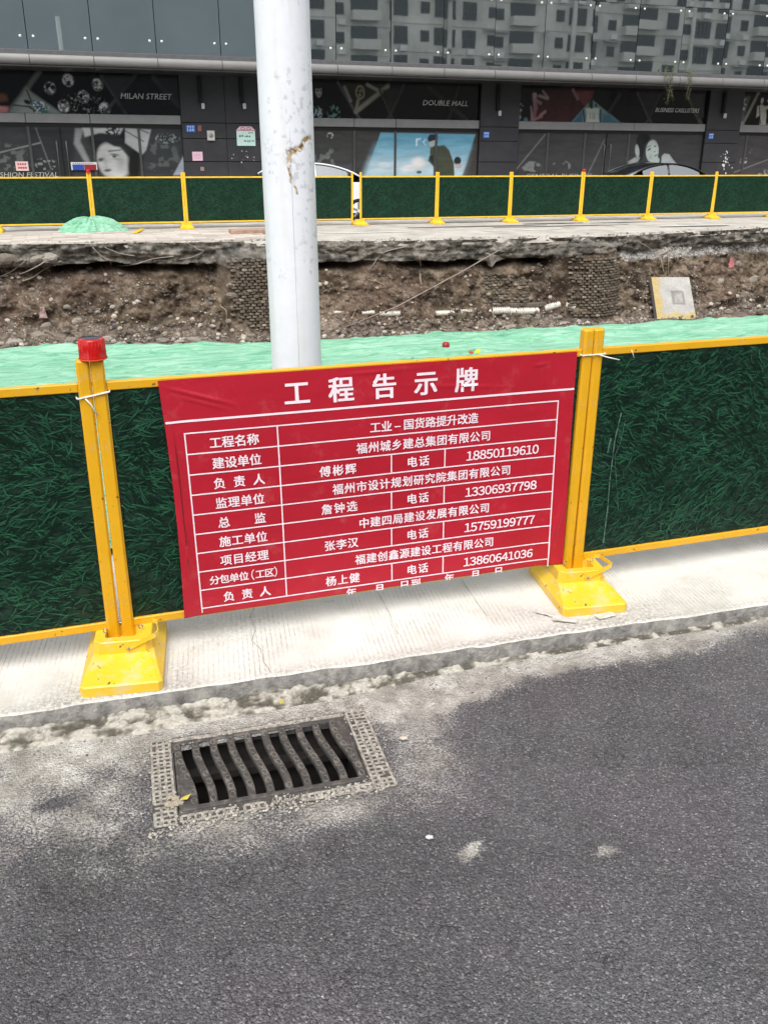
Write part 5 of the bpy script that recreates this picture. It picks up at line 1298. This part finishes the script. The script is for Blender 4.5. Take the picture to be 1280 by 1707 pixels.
p.poly([(985, 165), (946, 210), (1040, 210)], (104, 134, 136), 0.02); p.poly([(970, 185), (946, 210), (970, 210)], (46, 84, 112), 0.08, 0.9); p.poly([(1002, 190), (1014, 190), (1036, 207), (1002, 207)], (44, 84, 108), 0.08, 0.8)
p.poly([(975, 180), (998, 180), (996, 195), (999, 208), (974, 208), (977, 195)], (190, 196, 186), 0.02); p.line((971, 184), (974, 205), 0.03, (40, 50, 50)); p.line((1000, 184), (1000, 205), 0.03, (40, 50, 50)); p.line((985, 166), (985, 179), 0.05, (18, 20, 20)); p.line((981, 168), (982, 177), 0.025, (18, 20, 20)); p.line((992, 174), (993, 177), 0.03, (18, 20, 20))
for x_ in (983, 987, 990): p.line((x_, 189), (x_, 198), 0.012, (70, 76, 76))
p.line((1032, 158), (1014, 186), 0.06, (48, 46, 48)); p.line((1062, 156), (1086, 209), 0.055, (58, 56, 58)); p.line((1100, 157), (1074, 209), 0.05, (50, 48, 50)); p.poly([(1064, 156), (1098, 156), (1081, 196)], (36, 34, 37), 0.05); p.line((1144, 157), (1168, 208), 0.07, (72, 72, 70)); p.poly([(1146, 157), (1172, 157), (1172, 195), (1162, 199)], (46, 46, 46), 0.04)
p.build('poster', FY-0.02)
p = Paint(14.52, 21.86, 0.15, 2.30, (58, 58, 59))
p.line((908, 224), (855, 288), 0.025, (104, 106, 104), 0.9); p.line((1006, 234), (978, 292), 0.03, (96, 96, 96), 0.8); p.speck(885, 278, 20, 10, (110, 112, 110), 0.55, 8, 2); p.speck(935, 277, 20, 10, (112, 114, 112), 0.54, 8, 7)
p.ell(1066, 246, 10, 26, (34, 35, 37), 0.25); p.ell(1072, 232, 14, 9, (28, 29, 30), 0.25, 0.3); p.ell(1086, 252, 14, 20, (176, 190, 186), 0.10, 0.15); p.ell(1092, 268, 8, 7, (168, 182, 178), 0.25); p.ell(1066, 238, 7, 16, (32, 34, 36), 0.3, 0.2)
p.ell(1081, 249, 4, 1.6, (40, 44, 44), 0.6, 0.5); p.line((1077, 246), (1083, 243), 0.02, (90, 96, 94), 0.8); p.ell(1091, 244, 2.6, 1.3, (60, 64, 64), 0.6, 0.3); p.ell(1090, 253, 1.6, 1.4, (96, 104, 102), 0.6); p.ell(1092, 259, 3.8, 1.2, (60, 64, 64), 0.5, 0.5); p.ell(1083, 262, 4, 6, (150, 162, 158), 0.9, 0, 0.7)
p.ell(1061, 252, 4.5, 12, (158, 162, 162), 0.2, 0.25); p.poly([(1057, 262), (1066, 262), (1062, 270), (1048, 276), (1045, 270)], (140, 144, 144), 0.02); p.poly([(1048, 275), (1066, 268), (1094, 272), (1100, 282), (1100, 294), (1045, 294)], (44, 54, 54), 0.04)
p.poly([(1102, 260), (1106, 256), (1114, 257), (1122, 268), (1133, 280), (1100, 280)], (158, 164, 166), 0.02, 1, 0.15, 14)
p.line((1043, 262), (1045, 292), 0.03, (150, 152, 150), 0.5); p.poly([(1034, 284), (1025, 294), (1036, 294)], (190, 194, 190), 0.02)
p.build('window_film', FY-0.02)
# bay four
p = Paint(23.30, 30.0, UP0, UP1, (17, 18, 17))
p.poly([(1228, 160), (1250, 160), (1236, 208), (1228, 208)], (96, 96, 92), 0.05, 0.8, 0.5, 14); p.speck(1236, 175, 10, 16, (190, 190, 184), 0.48, 18, 3); p.line((1263, 155), (1234, 212), 0.06, (126, 126, 120)); p.line((1228, 206), (1236, 206), 0.07, (150, 150, 146))
p.ell(1269, 168, 3.4, 5.5, (190, 188, 178), 0.2); p.poly([(1261, 177), (1268, 174), (1275, 178), (1276, 195), (1274, 212), (1264, 212), (1266, 192), (1259, 196)], (182, 180, 170), 0.02, 1, 0.25, 16); p.line((1272, 182), (1284, 176), 0.06, (180, 178, 168)); p.speck(1275, 206, 8, 6, (190, 188, 180), 0.48, 18, 5); p.line((1264, 176), (1266, 206), 0.02, (40, 40, 38)); p.ell(1280, 168, 4, 3, (170, 168, 160), 0.3)
p.build('poster', FY-0.02)
p = Paint(23.30, 30.0, 0.15, 2.30, (64, 62, 64)); p.speck(1238, 268, 9, 7, (178, 176, 176), 0.46, 14, 2); p.speck(1250, 252, 4, 4, (130, 110, 112), 0.45, 16, 4); p.line((1215, 290), (1284, 264), 0.022, (118, 116, 118), 0.8); p.speck(1278, 285, 10, 10, (150, 150, 152), 0.52, 12, 6)
p.build('window_film', FY-0.02)
# bands above the glazing, in joined panels
for a, c_, cuts in ((-4.3, 3.55, (-2.6, 0.15, 1.14)), (7.46, 13.12, (8.87, 10.25)), (14.52, 21.86, (17.35, 18.95)), (23.30, 30.0, (25.6, 27.8))):
    e = [a]+list(cuts)+[c_]
    if a == -4.3: e = [-4.3, -3.1, F(43, 195)[0], F(150, 195)[0], c_]
    for x0, x1 in zip(e[:-1], e[1:]):
        b = MB(); b.bbox(x0+0.008, x1-0.008, FY-0.10, FY+0.02, 2.40, 2.645, 0.01); b.build('band_panel', M['band'], mall)
    b = MB(); b.box(a, c_, FY-0.05, FY+0.3, 2.30, 2.40); b.build('dark_header', M['seam'], mall)
    b = MB(); b.box(a, c_, FY+0.0, FY+0.34, 0.0, 3.75); b.build('bay_backing', M['seam'], mall)
def mullion(px, wd_=0.035, mat='shopframe', name='window_frame'):
    x = F(px, 250)[0]; b = MB(); b.bbox(x-wd_, x+wd_, FY-0.055, FY-0.018, 0.15, 2.30, 0.006); b.build(name, M[mat], mall)
for px in (52, 157, 234, -60, 590, 658, 726, 911, 972, 1045, 1240): mullion(px)
for px in (104, 1008): mullion(px, 0.008, 'seam', 'door_gap')
b = MB()
for a, c_ in bays: b.bbox(a, c_, FY-0.06, FY-0.016, 0.12, 0.22, 0.006)
b.build('sill_rail', M['shopframe'], mall)
for px in (98, 114, 1002.5, 1013): 
    x, z = F(px, 266); b = MB(); b.tube([(x, FY-0.03, z+0.5), (x, FY-0.11, z+0.46), (x, FY-0.11, z-0.65), (x, FY-0.03, z-0.7)], 0.018, 8); b.build('door_handle', M['fascia'], mall)
for px in (60, 865, 1042):
    pass
# deck: soffit, rounded metal fascia, ledge
DY = 24.5
joints = [F(px, 100, DY)[0] for px in (50, 157, 263, 370, 467, 562, 653, 740, 825, 907, 987, 1061, 1135, 1207)]
step = 1.665
joints = [joints[0]-step*k for k in (4, 3, 2, 1)]+joints+[joints[-1]+step*k for k in range(1, 8)]
for k, (xa, xb) in enumerate(zip(joints[:-1], joints[1:])):
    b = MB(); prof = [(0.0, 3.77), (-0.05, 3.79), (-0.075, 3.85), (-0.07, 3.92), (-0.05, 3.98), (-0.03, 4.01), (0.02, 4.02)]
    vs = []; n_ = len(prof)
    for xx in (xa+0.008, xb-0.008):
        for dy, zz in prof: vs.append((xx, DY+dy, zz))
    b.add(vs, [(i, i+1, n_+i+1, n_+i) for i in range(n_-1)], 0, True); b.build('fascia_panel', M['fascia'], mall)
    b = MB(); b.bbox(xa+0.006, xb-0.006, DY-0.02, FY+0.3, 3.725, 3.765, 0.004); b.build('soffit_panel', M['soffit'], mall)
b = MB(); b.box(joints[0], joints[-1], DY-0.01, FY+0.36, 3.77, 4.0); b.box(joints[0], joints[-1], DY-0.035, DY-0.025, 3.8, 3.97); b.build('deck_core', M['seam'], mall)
b = MB(); b.bbox(joints[0], joints[-1], DY+0.02, DY+0.5, 4.0, 4.13, 0.01); b.build('ledge', M['ledge'], mall)
# curtain glass with point fittings
rows = [(4.14, 6.02), (6.03, 8.3), (8.31, 10.6)]
fm = MB(); fm.lathe([(0.0, 0.02), (0.026, 0.018), (0.034, 0.006), (0.034, 0.0)], 12, Matrix.Rotation(math.pi/2, 4, 'X')); fme = fm.mesh('point_fitting', M['white'])
for k, (xa, xb) in enumerate(zip(joints[:-1], joints[1:])):
    for r, (z0, z1) in enumerate(rows):
        rr = random.Random(k*7+r)
        pm = MB(); pm.box(-(xb-xa)/2+0.010, (xb-xa)/2-0.010, 0, 0.024, 0, z1-z0); 
        g_ = pm.build('glass_pane', M['glass'], mall); g_.location = ((xa+xb)/2, DY+0.10, z0); g_.rotation_euler = (rr.gauss(0, 0.0022), 0, rr.gauss(0, 0.0035))
        if r < 2:
            for s_ in (-1, 1):
                f = link('point_fitting', fme, g_, (s_*((xb-xa)/2-0.16), -0.001, 0.30)); 
                link('point_fitting', fme, g_, (s_*((xb-xa)/2-0.16), -0.001, z1-z0-0.12))
b = MB(); b.box(joints[0], joints[-1], DY+0.18, DY+0.30, 4.1, 10.6); b.box(joints[0], joints[-1], DY+0.3, FY+10, 10.55, 10.7); b.build('upper_wall', M['seam'], mall)
# drain pipes with white nozzles on the pillars
for px, y_ in ((338, 178), (407, 178), (832, 190), (1207, 194)):
    x, z = F(px, y_, FY-0.25); b = MB(); b.bbox(x-0.10, x+0.0, FY-0.26, FY-0.17, z+0.10, 3.72, 0.01); b.build('pipe_box', M['seam'], mall)
    b = MB(); b.bbox(x-0.03, x+0.06, FY-0.30, FY-0.21, z-0.06, z+0.10, 0.02); b.build('nozzle', M['white'], mall)
# lettering
def flat_text(name, s, px0, px1, py, hpx, colr, y=FY-0.026, shear=0.22, bold=0.004, clip=None):
    V, Fc = text_mesh(s, bold, 2); x0, z = F(px0, py); x1, _ = F(px1, py); wid = V[:, 0].max()-V[:, 0].min(); sx = (x1-x0)/wid; sz = hpx*0.0178/0.7
    b = MB(); b.add([(x0+(vx-V[:, 0].min())*sx+(vy-0.35)*sz*shear, y, z+(vy-0.35)*sz) for vx, vy in V], Fc); return b.build(name, simple('lettering_'+s[:3], lin(colr), 0.5, var=0.05), mall)
flat_text('lettering', 'MILAN STREET', 202, 286, 159.5, 8.5, (196, 196, 194))
flat_text('lettering', 'DOUBLE MALL', 705, 780, 171, 8.5, (196, 196, 194))
flat_text('lettering', 'BUSINESS CASLUSTERS', 1092, 1164, 183, 7.5, (226, 226, 224), shear=0.3, bold=0.0)
flat_text('lettering', 'CENTRAL BUSINESS', 876, 985, 293, 7, (150, 150, 148))
flat_text('lettering', 'FASHION FESTIVAL', -14, 98, 291, 7, (170, 170, 168))
flat_text('lettering', 'IES', 570, 586, 291, 7, (160, 160, 158))
flat_text('lettering', 'FASHI', 1262, 1300, 291, 6, (150, 150, 148))

# signs and plates on the front
def plate(name, px, py, wpx, hpx, colr, label, cat, y=FY-0.165, group=None, th=0.02, rough=0.5):
    x, z = F(px, py, y); k = 0.0180; t_ = thing(name, label, cat, (x, y, z), 0, group)
    b = MB(); b.bbox(-wpx*k/2, wpx*k/2, -th, 0, -hpx*k/2, hpx*k/2, 0.004); b.build('plate', simple(name+'_face', lin(colr), rough, var=0.06), t_); return t_, k, th
def bars(t_, k, th, items, colr, name='print'):
    b = MB()
    for (cx_, cy_, w_, h_) in items: b.box((cx_-w_/2)*k, (cx_+w_/2)*k, -th-0.004, -th-0.001, (cy_-h_/2)*k, (cy_+h_/2)*k)
    return b.build(name, simple(name+'_ink', lin(colr), 0.6, var=0.05), t_)
def small_text(t_, k, th, s, w_, h_, colr, cx_=0, cy_=0):
    V, Fc = text_mesh(s, 0.02, 1); wid = V[:, 0].max()-V[:, 0].min(); sx = w_*k/wid; sz = h_*k/0.7; mx = (V[:, 0].max()+V[:, 0].min())/2
    b = MB(); b.add([((vx-mx)*sx+cx_*k, -th-0.004, (vy-0.35)*sz+cy_*k) for vx, vy in V], Fc); b.build('print', simple('print_txt', lin(colr), 0.6, var=0.02), t_)
for px, py, w_, lb in ((318, 214.5, 15, 'blue house number plate on the wide dark wall left of the pole'), (810, 225, 12, 'blue house number plate on the dark pillar right of the sky poster'), (1184, 227, 12, 'blue house number plate on the pillar at the right')):
    t_, k, th = plate('number_plate', px, py, w_, 11, (62, 108, 196), lb, 'number plate', group='blue number plates on the shop front')
    small_text(t_, k, th, '164', w_*0.7, 4.6, (190, 214, 250), 0, -1.6); bars(t_, k, th, [(-4*w_/15, 3, 2.6, 2.6), (0, 3, 2.6, 2.6), (4*w_/15, 3, 2.6, 2.6)], (180, 206, 246))
plate('red_tag', 333, 214, 6, 9, (150, 96, 98), 'small dull red tag right of the left blue number plate', 'tag')
t_, k, th = plate('meter_box', 351.5, 226, 12, 15, (206, 204, 198), 'small white box with a grey round dial on the dark wall', 'meter box', th=0.08)
b = MB(); b.lathe([(0.0, 0.012), (0.06, 0.01), (0.065, 0.0)], 16, Matrix.Translation((0, -th, 0)) @ Matrix.Rotation(math.pi/2, 4, 'X')); b.build('dial', M['band'], t_)
x, z = F(410, 227, FY-0.165); nb = thing('notice_board', 'pale green notice board with a pink gabled top on the dark wall', 'notice board', (x, FY-0.165, z)); k = 0.018
b = MB(); b.prism([(-15.5*k, -15*k), (15.5*k, -15*k), (15.5*k, 8.5*k), (-15.5*k, 8.5*k)], -0.03, 0); b.build('panel', simple('notice_face', lin((212, 242, 234)), 0.5, var=0.04), nb)
b = MB(); b.prism([(-16.5*k, 8.6*k), (16.5*k, 8.6*k), (9.5*k, 15*k), (-9.5*k, 15*k)], -0.034, 0); b.build('gable', simple('notice_gable', lin((238, 200, 214)), 0.5, var=0.1), nb)
b = MB()
for s_ in (-5, 5): b.tube([(s_*k+3.4*k*math.cos(a), -0.036, 11.6*k+1.9*k*math.sin(a)) for a in [i*math.pi/6 for i in range(13)]], 0.009, 4, caps=False)
b.box(-16.5*k, 16.5*k, -0.037, -0.0345, 8.2*k, 8.9*k); b.build('scroll', simple('notice_red', lin((170, 90, 110)), 0.6), nb)
bars(nb, k, 0.03, [(-10, 0, 3.4, 2.6), (-5.8, 0.4, 2.2, 3.2), (-1.5, -0.6, 2.6, 1.0), (1.8, -0.2, 3.2, 2.6), (6, -0.4, 2.6, 2.4), (-2, -7.4, 3.4, 2.2), (2.2, -7.8, 1.6, 3.0), (5.4, -7.8, 2.2, 3.2), (9, -7.2, 1.2, 2.4), (12, -7.2, 1.8, 2.4), (5, 5.0, 2, 1.6), (9, 5.2, 6, 1.0)], (70, 120, 112))
t_, k, th = plate('pink_paper', 329.5, 260.5, 17, 14, (236, 196, 212), 'blank pink paper stuck on the dark wall above the barrier', 'paper'); bars(t_, k, th, [(0, y_, 11, 0.5) for y_ in (3, 1, -1, -3)], (206, 160, 176))
plate('paper_scrap', 337.5, 281.5, 6, 6, (160, 132, 122), 'small brown paper remnant low on the dark wall', 'paper')
t_, k, th = plate('pink_notice', 37.5, 277, 19, 14, (236, 204, 200), 'pink notice with two lines of red characters on the left shop glass', 'notice', y=FY-0.045, th=0.008)
bars(t_, k, th, [(x_, 3, 2.6, 2.6) for x_ in (-5.2, -1.8, 1.6, 5)]+[(x_, -2.4, 2.8, 2.8) for x_ in (-5, -1.6, 1.8, 5.2)], (186, 70, 74))
x, z = F(141, 278, FY-0.06); sg = thing('striped_placard', 'white edged placard, blue left half and dark red right half, on the left shop door', 'placard', (x, FY-0.06, z)); k = 0.018
b = MB(); b.bbox(-20*k, 20*k, -0.02, 0, -5*k, 7*k, 0.003); b.build('backing', M['white'], sg)
b = MB(); b.box(-18*k, -0.2*k, -0.025, -0.021, -5*k, 3.5*k); b.build('blue_half', simple('placard_blue', lin((44, 78, 168)), 0.5), sg)
b = MB(); b.box(0.2*k, 18.5*k, -0.025, -0.021, -5*k, 3.5*k); b.build('red_half', simple('placard_red', lin((150, 34, 44)), 0.5), sg)
bars(sg, k, 0.02, [(-16+3*i, 5.2, 1.6, 1.4) for i in range(11)], (90, 90, 110))
# paint drips and poster remnants on the pillars
b = MB()
for i in range(26):
    px = random.gauss(1209, 4.5); py = random.gauss(271, 8); x, z = F(px, py, FY-0.165); r = random.uniform(0.008, 0.035); b.lathe([(0, 0.003), (r, 0.002)], 7, Matrix.Translation((x, FY-0.162, z)) @ Matrix.Rotation(math.pi/2, 4, 'X') @ Matrix.Scale(random.uniform(0.6, 2), 4, (0, 1, 0)))
for i in range(14):
    px = random.gauss(405, 14); py = random.gauss(262, 6); x, z = F(px, py, FY-0.165); r = random.uniform(0.006, 0.022); b.lathe([(0, 0.003), (r, 0.002)], 7, Matrix.Translation((x, FY-0.162, z)) @ Matrix.Rotation(math.pi/2, 4, 'X'))
x_ = b.build('paint_splashes', M['white'], mall); x_['kind'] = 'stuff'
# hanging vines on the deck edge
for (px, y0, y1, lb) in ((1112, 118, 178, 'thicker wisp of vine hanging from the deck edge left of the last pillar'), (1146, 120, 172, 'thin wisp of vine hanging from the deck edge near the last pillar')):
    vt = thing('hanging_vine', lb, 'vine'); stems = MB(); lv = MB()
    for s_ in range(5 if px == 1112 else 3):
        x, z = F(px+random.uniform(-6, 6), y0, DY-0.12); _, ze = F(px, y1-random.uniform(0, 28), DY-0.12); pts = []
        for k in range(9):
            t_ = k/8; pts.append((x+0.10*math.sin(t_*4+s_)+0.22*t_*(0.6 if s_ % 2 else 1.0), DY-0.12-0.03*math.sin(t_*3), z+0.05+(ze-z)*t_)); 
            for q_ in range(7):
                p_ = Vector(pts[-1])+Vector((random.gauss(0, .05), random.gauss(0, .03), random.gauss(0, .05))); R = Euler((random.uniform(0, 6), random.uniform(0, 6), 0)).to_matrix(); sz = random.uniform(0.012, 0.028)
                if random.random() < t_*0.5: continue
                lv.add([p_+R @ Vector(v) for v in ((-sz, 0, 0), (0, -sz*0.5, 0), (sz, 0, 0), (0, sz*0.5, 0))], [(0, 1, 2, 3)])
        stems.tube(pts, 0.006, 4)
    stems.build('stem', M['wood'], vt); o = lv.build('leaves', M['leaf'], vt); o['kind'] = 'stuff'

# ================================================================== CARS
def make_car(name, label, loc, L_, paint, flip=False):
    car = thing(name, label, 'car', loc, math.pi if flip else 0.0)
    hw = 0.90; h = L_/2
    side = [(-h, 0.38), (-h+0.02, 0.62), (-h+0.10, 0.80), (-h+0.65, 0.93), (-h+1.15, 0.98), (h-0.85, 1.00), (h-0.15, 0.97), (h-0.02, 0.80), (h, 0.5), (h-0.05, 0.30), (h-0.35, 0.24), (-h+0.25, 0.22), (-h+0.05, 0.28)]
    b = MB(); n_ = len(side); secs = [(-hw+0.02, 0.90), (-hw, 1.0), (-hw+0.0, 1.0), (hw, 1.0), (hw-0.02, 0.90)]
    ysec = [-hw, -hw+0.06, hw-0.06, hw]; sc2 = [0.965, 1.0, 1.0, 0.965]
    vs = []
    for y_, s_ in zip(ysec, sc2):
        for x_, z_ in side: vs.append((x_*s_, y_, 0.6+(z_-0.6)*(0.94 if s_ < 1 else 1.0)))
    F_ = [tuple(range(n_))[::-1], tuple(3*n_+k for k in range(n_))]
    for i in range(3):
        for k in range(n_): F_.append((i*n_+k, i*n_+(k+1) % n_, (i+1)*n_+(k+1) % n_, (i+1)*n_+k))
    b.add(vs, F_); b.build('body', paint, car)
    wx = (-h+0.88, h-0.95)
    # cabin: roof skin and pillars in paint, glass between
    base = [(-h+1.10, 0.97), (h-0.70, 0.99)]; roof = []
    for k in range(17):
        t_ = k/16; x_ = -h+1.10+(L_-1.80)*t_; z_ = 0.97+0.48*math.sin(math.pi*min(1, max(0, t_))**0.92)**0.62; roof.append((x_, z_))
    b = MB(); vs = []
    for (x_, z_) in roof:
        f = (z_-0.97)/0.48; hy = hw-0.06-0.22*f; vs += [(x_, -hy, z_), (x_, -hy+0.10, z_+0.022), (x_, hy-0.10, z_+0.022), (x_, hy, z_)]
    b.add(vs, [(4*k+j, 4*k+j+1, 4*k+5+j, 4*k+4+j) for k in range(4, 12) for j in range(3)], 0, True); b.build('roof', paint, car)
    b = MB(); b.add(vs, [(4*k+j, 4*k+j+1, 4*k+5+j, 4*k+4+j) for k in range(0, 4) for j in range(3)], 0, True); b.build('windshield', M['carglass'], car)
    b = MB(); b.add(vs, [(4*k+j, 4*k+j+1, 4*k+5+j, 4*k+4+j) for k in range(12, 16) for j in range(3)], 0, True); b.build('rear_window', M['carglass'], car)
    for s_ in (-1, 1):
        for (k0, k1, nm) in ((2, 8, 'side_window'), (8, 13, 'side_window')):
            b = MB(); vs2 = []
            for k in range(k0, k1+1):
                x_, z_ = roof[k]; f = (z_-0.97)/0.48; hy = hw-0.06-0.22*f; vs2 += [(x_, s_*(hw-0.055), 0.965), (x_, s_*(hy+0.002), z_-0.035*min(1, f*2))]
            b.add(vs2, [(2*i, 2*i+1, 2*i+3, 2*i+2) for i in range(k1-k0)]); b.build(nm, M['carglass'], car)
        x_, z_ = roof[8]; b = MB(); b.box(x_-0.05, x_+0.05, s_*(hw-0.28)-0.012, s_*(hw-0.28)+0.012, 1.38, 1.46)
        b2 = MB(); b2.tube([(roof[k][0], s_*(hw-0.052-0.22*(roof[k][1]-0.97)/0.48), roof[k][1]+0.004) for k in range(1, 16)], 0.022, 6); b2.tube([(x_, s_*(hw-0.05), 0.97), (x_, s_*(hw-0.26), 1.43)], 0.028, 5); b2.build('roof_rail', paint, car)
        b = MB(); b.bbox(-0.12, 0.12, s_*(hw+0.002)-0.012, s_*(hw+0.002)+0.012, 0.80, 0.835, 0.006); b.build('door_handle', paint, car)
        for x_ in wx:
            w_ = thing('wheel', None, None, (x_, s_*(hw-0.10), 0.315)); w_.parent = car
            Mr = Matrix.Rotation(math.pi/2, 4, 'X'); b = MB(); b.lathe([(0.205, -0.10), (0.29, -0.105), (0.315, -0.08), (0.315, 0.08), (0.29, 0.105), (0.205, 0.10), (0.205, -0.10)], 28, Mr); b.build('tyre', M['rubber'], w_)
            b = MB(); b.lathe([(0.207, -0.095), (0.19, 0.0), (0.05, -0.02*s_), (0.0, -0.02*s_)], 24, Mr)
            for k in range(5):
                b.bbox(-0.025, 0.025, -s_*0.0+(-0.105 if s_ < 0 else 0.085), (-0.085 if s_ < 0 else 0.105), 0.03, 0.20, 0.004, M=Matrix.Rotation(k*2*math.pi/5, 4, 'Y'))
            b.build('rim', M['rim'], w_)
        for (x_, c_, nm) in ((-h+0.10, (0.7, 0.7, 0.72), 'headlight'), (h-0.08, (0.4, 0.01, 0.01), 'tail_light')):
            b = MB(); b.bbox(x_-0.10, x_+0.10, s_*0.66-0.17, s_*0.66+0.17, 0.66, 0.78, 0.02); b.build(nm, simple(nm+'_lens', c_, 0.15), car)
    for s_ in (-1, 1):
        pass
    return car
make_car('parked_car', 'white car parked behind the far barrier, roof showing right of the pole', (5.95, 21.2, -0.015), 4.5, M['whitepaint'])
make_car('parked_car', 'dark saloon parked behind the far barrier under the third shop bay', (16.95, 21.3, -0.015), 4.6, M['darkpaint'], True)
for nm in ('parked_car', 'parked_car.001'): bpy.data.objects[nm]['group'] = 'cars parked behind the far barrier'

# ================================================================== BUILDINGS ACROSS THE STREET (seen mirrored in the glass)
AY = -60.0
apt = thing('apartment_block', 'grey rendered apartment block with rows of dark barred windows, mirrored in the upper glass', 'building')
b = MB(); b.box(27, 120, AY-12, AY, 0, 36); b.build('wall', M['aptwall'], apt)
for xx in (27.6, 45.0, 62.4, 79.8, 97.2, 114.0):
    b = MB(); b.box(xx, xx+0.5, AY, AY+0.5, 0, 36); b.build('pilaster', M['aptwall'], apt)
wmesh = {}
for (w_, h_) in ((1.5, 1.7), (0.9, 1.0), (2.2, 1.7)):
    b = MB(); b.box(-w_/2-0.1, w_/2+0.1, -0.12, 0.10, -h_/2-0.1, h_/2+0.1); f1 = b.mesh('window', M['aptframe'])
    b = MB(); b.box(-w_/2, w_/2, -0.05, 0.14, -h_/2, h_/2); p1 = b.mesh('pane', M['aptwin'])
    b = MB()
    for k in range(5): b.box(-w_/2+w_*k/4-0.015, -w_/2+w_*k/4+0.015, 0.14, 0.2, -h_/2, h_/2)
    b.box(-w_/2, w_/2, 0.14, 0.2, -0.02, 0.02); b1 = b.mesh('bars', M['aptframe']); wmesh[(w_, h_)] = (f1, p1, b1)
bal = MB(); bal.box(-1.7, 1.7, 0.0, 1.3, -1.3, -1.15); bal.box(-1.7, 1.7, 1.24, 1.3, -1.15, -0.25); bal.box(-1.7, -1.64, 0, 1.24, -1.15, -0.25); bal.box(1.64, 1.7, 0, 1.24, -1.15, -0.25); balm = bal.mesh('balcony', M['aptwall'])
inn = MB(); inn.box(-1.6, 1.6, -0.1, 0.12, -1.1, 1.3); innm = inn.mesh('recess', M['aptwin'])
acm = MB(); acm.bbox(-0.42, 0.42, 0.1, 0.5, -0.3, 0.3, 0.03); acme = acm.mesh('air_conditioner', M['white'])
awn = MB(); awn.add([(-1.2, 0.1, 0.25), (1.2, 0.1, 0.25), (1.2, 0.9, 0), (-1.2, 0.9, 0)], [(0, 1, 2, 3)]); awnm = awn.mesh('awning', simple('awning_cloth', (0.35, 0.36, 0.34), 0.8))
rr = random.Random(11)
for fl_ in range(3, 10):
    z = fl_*3.0+1.6
    x = 29.5; k = 0
    while x < 119:
        typ = ('w', 's', 'B', 'w', 's', 'W')[k % 6]; k += 1
        if typ == 'B':
            link('recess', innm, apt, (x+0.6, AY, z)); link('balcony', balm, apt, (x+0.6, AY, z+0.1)); x += 4.6
        else:
            m3 = wmesh[{'w': (1.5, 1.7), 's': (0.9, 1.0), 'W': (2.2, 1.7)}[typ]]
            f = link('window', m3[0], apt, (x, AY, z)); link('pane', m3[1], f); 
            if rr.random() < 0.7: link('bars', m3[2], f)
            if rr.random() < 0.35: link('air_conditioner', acme, apt, (x+0.2, AY, z-1.4))
            if rr.random() < 0.25: link('awning', awnm, apt, (x, AY, z+1.0))
            x += 3.0 if typ != 's' else 2.4
b = MB(); 
for fl_ in range(3, 12): b.box(27, 120, AY, AY+0.10, fl_*3.0-0.12, fl_*3.0)
b.build('floor_band', M['aptwall'], apt)
of = thing('plain_building', 'plain pale blue building with high louvred windows, mirrored in the left upper glass', 'building')
b = MB(); b.box(-40, 26.95, AY-14, AY+1.5, 0, 30); b.build('wall', M['plainwall'], of)
for fl_ in range(0, 3):
    for i in range(11):
        x = -34+i*5.3; z = 17.2+fl_*3.4
        b = MB(); b.box(x-1.5, x+1.5, AY+1.45, AY+1.6, z, z+2.2); w1 = b.build('window', M['white'], of)
        b = MB(); b.box(x-1.35, x-0.1, AY+1.5, AY+1.66, z+0.12, z+2.05); b.box(x+0.1, x+1.35, AY+1.5, AY+1.66, z+0.12, z+2.05); b.build('pane', M['glass'], w1)
        for s_ in range(8):
            pass
